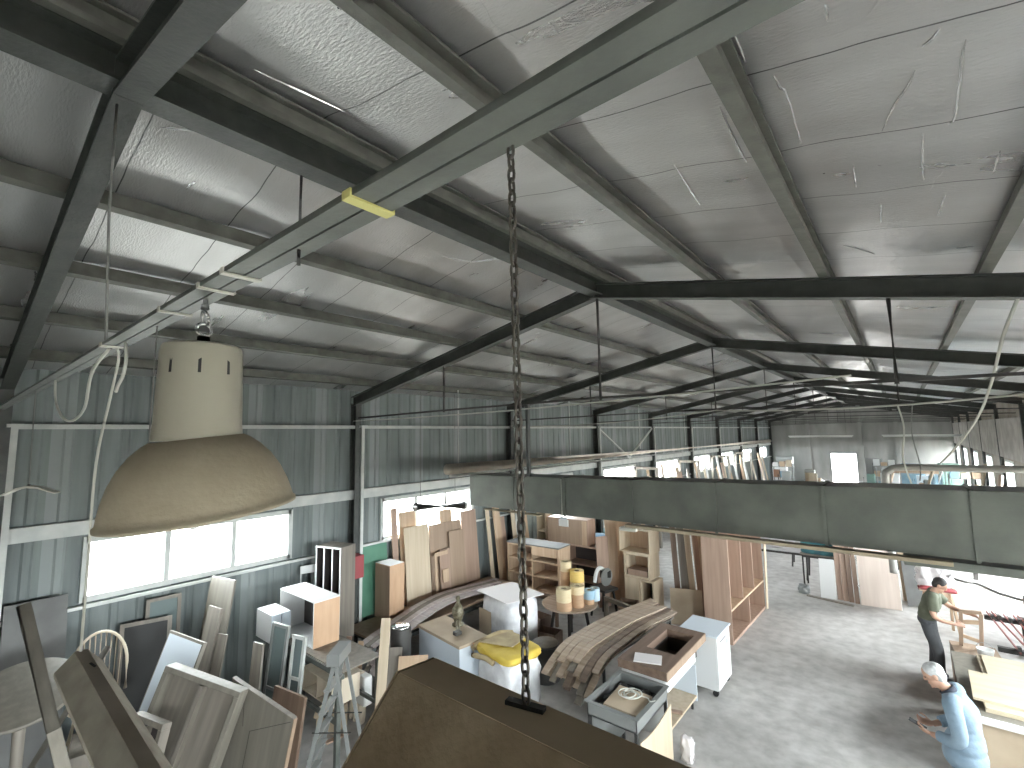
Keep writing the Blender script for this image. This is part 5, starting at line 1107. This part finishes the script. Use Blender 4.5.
bb = MB().lohi((-.25, -.25, 0), (.25, .25, .42)).build('crate', 'black', loc=(1.75, 13.0, .6), bevel=.01); bbt = table('table', 'dark small table under the black crate', (1.75, 13.0, 0), 0, .7, .6, .6, 'dark_metal', 'dark_metal'); tag(bb, 'black crate beyond the red clamps', 'crate')

# ------------------------------------------------------------------ door, boards and tables beyond the wardrobe
dp = thing('door_leaf', 'pale wood-grain door leaf with two chrome fittings leaning upright in the open', 'door'); dp.matrix_world = slab_matrix((-1.08, 14.35, 0), (-.33, 14.45, 0), (-1.10, 14.80, 2.02))[0]
wood('pale_door', (.56, .46, .40), (.64, .54, .47))
MB().lohi((-.38, -.02, 0), (.38, .02, 2.04)).build('door_slab', 'pale_door', dp, bevel=.003); MB().lohi((.381, -.021, 0), (.387, .021, 2.04)).build('edge_band', 'light_white', dp)
for z, r in ((1.28, .03), (1.17, .026)): MB().cyl((.27, -.021, z), (.27, -.05, z), r, 14).build('lock_fitting', 'chrome', dp)
for z in (.35, 1.0, 1.7): MB().lohi((-.40, -.03, z), (-.381, .0, z + .10)).build('hinge', 'chrome', dp)
for k, (x0, x1, h, m, lab) in enumerate([(-1.20, -1.11, 2.0, 'walnut', 'dark brown board leaning nearest the pale door leaf'), (-1.32, -1.22, 2.0, 'walnut', 'dark brown board second from the pale door leaf'), (-1.44, -1.33, 1.75, 'walnut_mid', 'mid-brown board third from the pale door leaf'), (-1.56, -1.45, 1.70, 'walnut_mid', 'mid-brown board beside the white panel'), ]):
    slab('board', (x0, 14.38 + .03 * k, 0), (x1, 14.40 + .03 * k, 0), (x0 - .10, 14.72, h), .03, m, lab, 'board')
slab('panel', (-1.90, 14.40, 0), (-1.58, 14.42, 0), (-1.95, 14.55, .92), .02, 'laminate_white', 'white panel standing on the floor beside the brown boards', 'panel')
f = MB(); f.lohi((-.5, -.04, 0), (.5, .04, .03)); tag(f.build('batten', 'old_grey_wood', loc=(-1.7, 14.22, 0), rot=(0, 0, R(-12))), 'flat grey batten on the floor before the white panel', 'batten')
tag(lumpy(.22, .2, .2, 41, .03, 4).build('rag_heap', 'grey_metal', loc=(-2.28, 14.52, 0), smooth=True), 'small grey heap of rags on the floor beside the white panel', 'rags')
mat('teal_cloth', (.03, .09, .11), .8, 0, (.05, .16, .17), 5, bump=.4, bscale=12)
bt = table('table', 'small steel table under the teal bag', (-1.85, 15.2, 0), 0, 1.05, .7, .92, 'old_grey_wood', 'dark_metal')
bg_ = thing('cloth_bag', 'teal and dark blue cloth bag lying on the small steel table', 'bag', (-1.85, 15.12, .922)); lumpy(1.0, .62, .34, 44, .03).build('bag_body', 'teal_cloth', bg_, smooth=True); lumpy(.22, .50, .30, 45, .02, 5).build('bag_end', 'paper', bg_, loc=(.55, -.02, 0), smooth=True)
mat('folding_top', (.56, .54, .55), .5)
ft = table('folding_table', 'folding table with a pale top and dark splayed legs beyond the wardrobe', (-3.0, 16.0, 0), R(3), 1.45, .7, .76, 'folding_top', 'dark_metal', .03, .045, -.05)
ft2 = table('folding_table', 'second folding table standing behind the pale-topped one', (-3.6, 17.3, 0), R(5), 1.5, .7, .76, 'folding_top', 'dark_metal', .03, .045, -.05)
tag(lumpy(.35, .3, .22, 46, .04, 4).build('paper_heap', 'paper', loc=(-3.1, 16.05, .762), smooth=True), 'crumpled white paper on the pale folding table', 'paper')
slab('cardboard_sheet', (-.30, 15.3, 0), (.12, 15.4, 0), (-.32, 15.65, 1.95), .015, 'cardboard', 'tall buff cardboard sheet beside the pale door leaf', 'cardboard')
slab('cardboard_sheet', (.10, 15.5, 0), (.62, 15.65, 0), (.06, 15.8, 1.85), .015, 'oak_tan', 'tan board leaning behind the tall cardboard sheet', 'board')
slab('grey_sheet', (-.22, 14.9, 0), (.22, 15.05, 0), (-.26, 15.1, 1.02), .02, 'grey_board', 'dark grey square panel standing before the tall cardboard sheet', 'panel')
pk = thing('trestle', 'tan wooden trestle standing behind the person in olive', 'trestle', (.30, 13.4, 0), R(10))
for sx in (-1, 1):
    for sy in (-1, 1): MB().bar((sx * .2, sy * .05, .82), (sx * .24, sy * .25, 0), .06, .04).build('leg', 'oak_tan', pk)
MB().lohi((-.30, -.09, .82), (.30, .09, .90)).build('beam', 'oak_tan', pk)
tag(lumpy(.55, .32, .42, 47, .05, 6).build('cloth_heap', 'paper', loc=(.28, 13.4, .902), smooth=True), 'crumpled white cloth on the tan trestle', 'cloth'); 
tag(MB().tube(smooth_path([(-.28, -.24, .03), (0, -.27, .05), (.30, -.22, .03)], 5), .045, 8).build('strap', 'red_panel', loc=(.28, 13.32, .90), smooth=True), 'bright red strap over the edge of the tan trestle', 'strap')
rope('hose', smooth_path([(.25, 19.8, .03), (.55, 18.6, .03), (.95, 18.0, .03), (1.25, 17.9, .03), (1.6, 17.2, .03), (2.2, 16.7, .03)], 8), .03, 'rope_grey', 'grey hose curving over the bright floor near the gate', 'hose')
rope('hose', smooth_path([(.85, 5.08, 3.05), (.86, 5.05, 2.8), (.80, 5.05, 2.6), (.72, 5.05, 2.75), (.76, 5.08, 3.06)], 6), .022, 'teal_thing', 'pale green hose loop hanging below the end of the duct', 'hose')

# ------------------------------------------------------------------ the far half of the hall
rnd = random.Random(21)
# planks standing against the windows
for k in range(34):
    y = 16.5 + k * .62 + rnd.uniform(-.2, .2); x = -7.5 + rnd.uniform(-.25, .3); w = rnd.uniform(.10, .30); h = rnd.uniform(2.1, 2.9); m = ['ply_light', 'oak_tan', 'walnut_mid', 'old_grey_wood', 'mdf_brown', 'laminate_white'][rnd.randrange(6)]
    slab('plank', (x, y, 0), (x + .03, y + w, 0), (x - .42, y + rnd.uniform(-.5, .5), h), .03, m, 'plank standing on end in the row along the far windows', 'plank', 'planks on end along the far windows')
for k, y in enumerate((17.0, 21.6, 26.4, 31.0)):
    p_ = MB().lohi((-.05, -.05, 0), (.05, .05, 2.9)).lohi((-.05, -.05, 2.80), (.9, .05, 2.90)).lohi((.80, -.05, 0), (.9, .05, 2.80)).build('rack_frame', 'old_grey_wood', loc=(-7.95, y, 0)); tag(p_, ['wooden goal-post frame', 'second wooden goal-post frame', 'third wooden goal-post frame', 'last wooden goal-post frame'][k] + ' holding the planks along the far windows', 'rack')
def machine(label, loc, w, d, h, m, top=.0):
    e = thing('woodworking_machine', label, 'machine', loc)
    MB().lohi((-w/2, -d/2, 0), (w/2, d/2, h * .62)).build('machine_base', m, e, bevel=.02); MB().lohi((-w * .62, -d * .6, h * .62), (w * .62, d * .6, h * .68)).build('machine_table', 'grey_metal', e, bevel=.006)
    MB().lohi((-w * .16, -d * .2, h * .68), (w * .22, d * .45, h)).build('machine_head', m, e, bevel=.03); MB().cyl((-w * .3, -d * .3, h * .68), (-w * .3, -d * .3, h * .9), .03, 10).build('handle', 'dark_metal', e); MB().cyl((w * .3, d * .2, h * .68), (w * .3, d * .2, h * 1.25), .05, 12).build('dust_port', 'grey_metal', e)
    return e
mat('machine_blue', (.16, .26, .33), .5, 0, (.22, .33, .40), 4); mat('machine_green', (.14, .24, .20), .5, 0, (.2, .3, .26), 4)
machine('blue woodworking machine beyond the dust pipe elbow', (.6, 20.5, 0), 1.1, .8, 1.7, 'machine_blue'); machine('green woodworking machine beside the blue one', (1.6, 25.3, 0), 1.2, .9, 1.75, 'machine_green')
machine('pale blue machine by the far wall end', (1.0, 30.0, 0), 1.3, 1.0, 1.9, 'machine_blue'); machine('grey machine among the far tables', (-5.4, 31.5, 0), 1.2, .9, 1.8, 'grey_metal'); machine('small green machine before the far doorway', (-1.6, 34, 0), 1.0, .8, 1.6, 'machine_green')
for k, (x, y, lab, m) in enumerate([(-5.2, 22.5, 'first far table heaped with parts', 'old_grey_wood'), (-5.0, 27.0, 'second far table heaped with pale parts', 'ply_light'), (-4.6, 35.5, 'last far table before the doorway wall', 'old_grey_wood'), (-.9, 26.5, 'table of stacked tan boards beyond the duct', 'oak_tan'), (.9, 36.0, 'table of white panels by the far wall', 'laminate_white')]):
    table('table', lab, (x, y, 0), R(90), 2.4, 1.1, .86, m, 'dark_metal')
    for q in range(5):
        hh = rnd.uniform(.15, .8); mm_ = ['ply_light', 'laminate_white', 'oak_tan', 'grey_metal', 'laminate_blue_white'][rnd.randrange(5)]
        b = MB().lohi((-.18 - .1 * rnd.random(), -.17, 0), (.18 + .1 * rnd.random(), .17, hh)).build('stacked_part', mm_, loc=(x + rnd.uniform(-.2, .2), y - .95 + .45 * q, .862), rot=(0, 0, 0), bevel=.01)
        tag(b, 'part standing on the ' + lab, 'part', 'parts on the ' + lab)
bed = thing('curved_shell', 'pale blue-white curved shell on the far floor before the doorway', 'shell', (-5.0, 38.5, 0)); f = MB()
for k in range(12):
    a, b = math.pi * k / 12, math.pi * (k + 1) / 12; r1, r0 = .9, .84
    f.prism([(r1 * math.cos(a), 0, r1 * math.sin(a) * .9), (r1 * math.cos(b), 0, r1 * math.sin(b) * .9), (r0 * math.cos(b), 0, r0 * math.sin(b) * .9), (r0 * math.cos(a), 0, r0 * math.sin(a) * .9)], (0, .9, 0))
f.build('shell_body', 'laminate_blue_white', bed); MB().lohi((-1.0, -.05, -.0), (-.80, .95, .03)).lohi((.80, -.05, 0), (1.0, .95, .03)).build('base_strip', 'dark_metal', bed)
for k, (x, y, tx, h, m, lab) in enumerate([(.2, 27.5, .9, 2.3, 'ply_light', 'pale plank slanting beside the green machine'), (.5, 28.2, 1.3, 2.5, 'laminate_white', 'white plank slanting beside the green machine'), (2.0, 22.0, 2.4, 2.6, 'walnut_mid', 'brown plank leaning at the side windows'), (1.9, 26.2, 2.45, 2.7, 'ply_light', 'pale plank leaning at the side windows'), (-1.0, 31, -.5, 2.0, 'oak_tan', 'tan plank leaning beyond the far tables')]):
    rope('plank', [(x, y, .05), (tx, y + .3, h)], .06, m, lab, 'plank', 4)
for k in range(5):
    x = -.2 + .42 * k; slab('white_board', (x, 23.0 + .1 * k, 0), (x + .33, 23.05 + .1 * k, 0), (x - .1, 23.4 + .1 * k, 1.5 + .1 * (k % 2)), .03, 'laminate_white', 'white panel leaning in the row beyond the dust pipe', 'panel', 'white panels leaning beyond the dust pipe')
rl = thing('steel_rail', 'brown steel rail on two posts beyond the dust pipe', 'rail', (.0, 18.5, 0)); MB().lohi((-.6, -.06, 1.75), (1.4, .06, 1.92)).build('rail_beam', 'mdf_brown', rl)
for x in (-.45, 1.25): MB().lohi((x - .05, -.05, 0), (x + .05, .05, 1.75)).build('rail_post', 'dark_metal', rl)
# columns and conduits on the far wall
for x in (-5.6, -2.35, -.3): struct(MB().lohi((x - .12, YF - .16, 0), (x + .12, YF - .005, soffit(x))).build('column', 'far_render'))
struct(MB().lohi((XL, YF - .10, 3.25), (XR, YF - .02, 3.36)).build('trim_6', 'far_render'))

# tall things at the far end, seen over the duct
for k, (x, y, w, d_, h, m, lab) in enumerate([(-6.6, 38.5, 1.0, .6, 2.3, 'grey_metal', 'grey tall tool cabinet in the far corner by the window wall'), (-6.35, 35.2, .8, .6, 2.0, 'laminate_white', 'white tall cabinet before the far corner'), (-1.6, 39.5, .9, .6, 2.2, 'far_render', 'grey-brown tall cabinet beside the far doorway'), (.3, 37.8, 1.1, .7, 2.0, 'machine_blue', 'blue tall cabinet at the far end of the hall'), (1.75, 33.6, .9, .7, 2.3, 'machine_green', 'green tall cabinet at the far end of the side windows'), (-.7, 33.0, .8, .6, 1.75, 'laminate_white', 'white cabinet standing before the blue tall cabinet')]):
    q = thing('tool_cabinet', lab, 'cabinet', (x, y, 0)); MB().lohi((-w/2, -d_/2, .05), (w/2, d_/2, h)).build('cabinet_body', m, q, bevel=.01); MB().lohi((-w/2 + .04, -d_/2 + .04, 0), (w/2 - .04, d_/2 - .04, .049)).build('plinth', 'dark_metal', q)
    for s in (-1, 1):
        dr2 = MB().lohi((min(s * .01, s * (w/2 - .02)), -d_/2 - .02, .10), (max(s * .01, s * (w/2 - .02)), -d_/2 - .001, h - .05)).build('door', m, q, bevel=.004); MB().lohi((s * .05 - .01, -d_/2 - .04, h * .5), (s * .05 + .01, -d_/2 - .021, h * .5 + .15)).build('handle', 'dark_metal', dr2)
for k, (x, y, n, lab) in enumerate([(-5.9, 33.6, 3, 'open rack of pale parts by the far tables'), (2.0, 29.0, 3, 'open rack of bright parts under the side windows'), (-1.0, 36.6, 3, 'open rack of brown parts near the far doorway')]):
    q = thing('storage_rack', lab, 'rack', (x, y, 0))
    for sx in (-1, 1):
        for sy in (-1, 1): MB().lohi((sx * .55 - .02, sy * .25 - .02, 0), (sx * .55 + .02, sy * .25 + .02, 2.1)).build('rack_post', 'steel_tie', q)
    for j in range(n): MB().lohi((-.57, -.27, .6 + .65 * j), (.57, .27, .63 + .65 * j)).build('rack_shelf', 'grey_metal', q)
    for j in range(n):
        for i in range(3):
            hh = rnd.uniform(.2, .5); mm_ = ['ply_light', 'laminate_white', 'oak_tan', 'machine_blue', 'rust'][rnd.randrange(5)]
            tag(MB().lohi((-.15, -.2, 0), (.15, .2, hh)).build('stored_part', mm_, loc=(x - .36 + .36 * i, y, .631 + .65 * j), bevel=.01), 'part stored on the ' + lab, 'part', 'parts on the ' + lab)
tag(MB().lohi((-.9, -.05, 0), (.9, .05, .12)).build('crane_beam', 'mdf_brown', loc=(.2, 28.0, 2.15)), 'brown beam lying across two posts beyond the dust pipe', 'beam')
for x in (-.6, 1.0): tag(MB().lohi((-.05, -.05, 0), (.05, .05, 2.148)).build('prop_post', 'machine_blue' if x > 0 else 'old_grey_wood', loc=(x, 28.0, 0)), ('blue' if x > 0 else 'grey wooden') + ' post carrying the brown beam beyond the dust pipe', 'post')
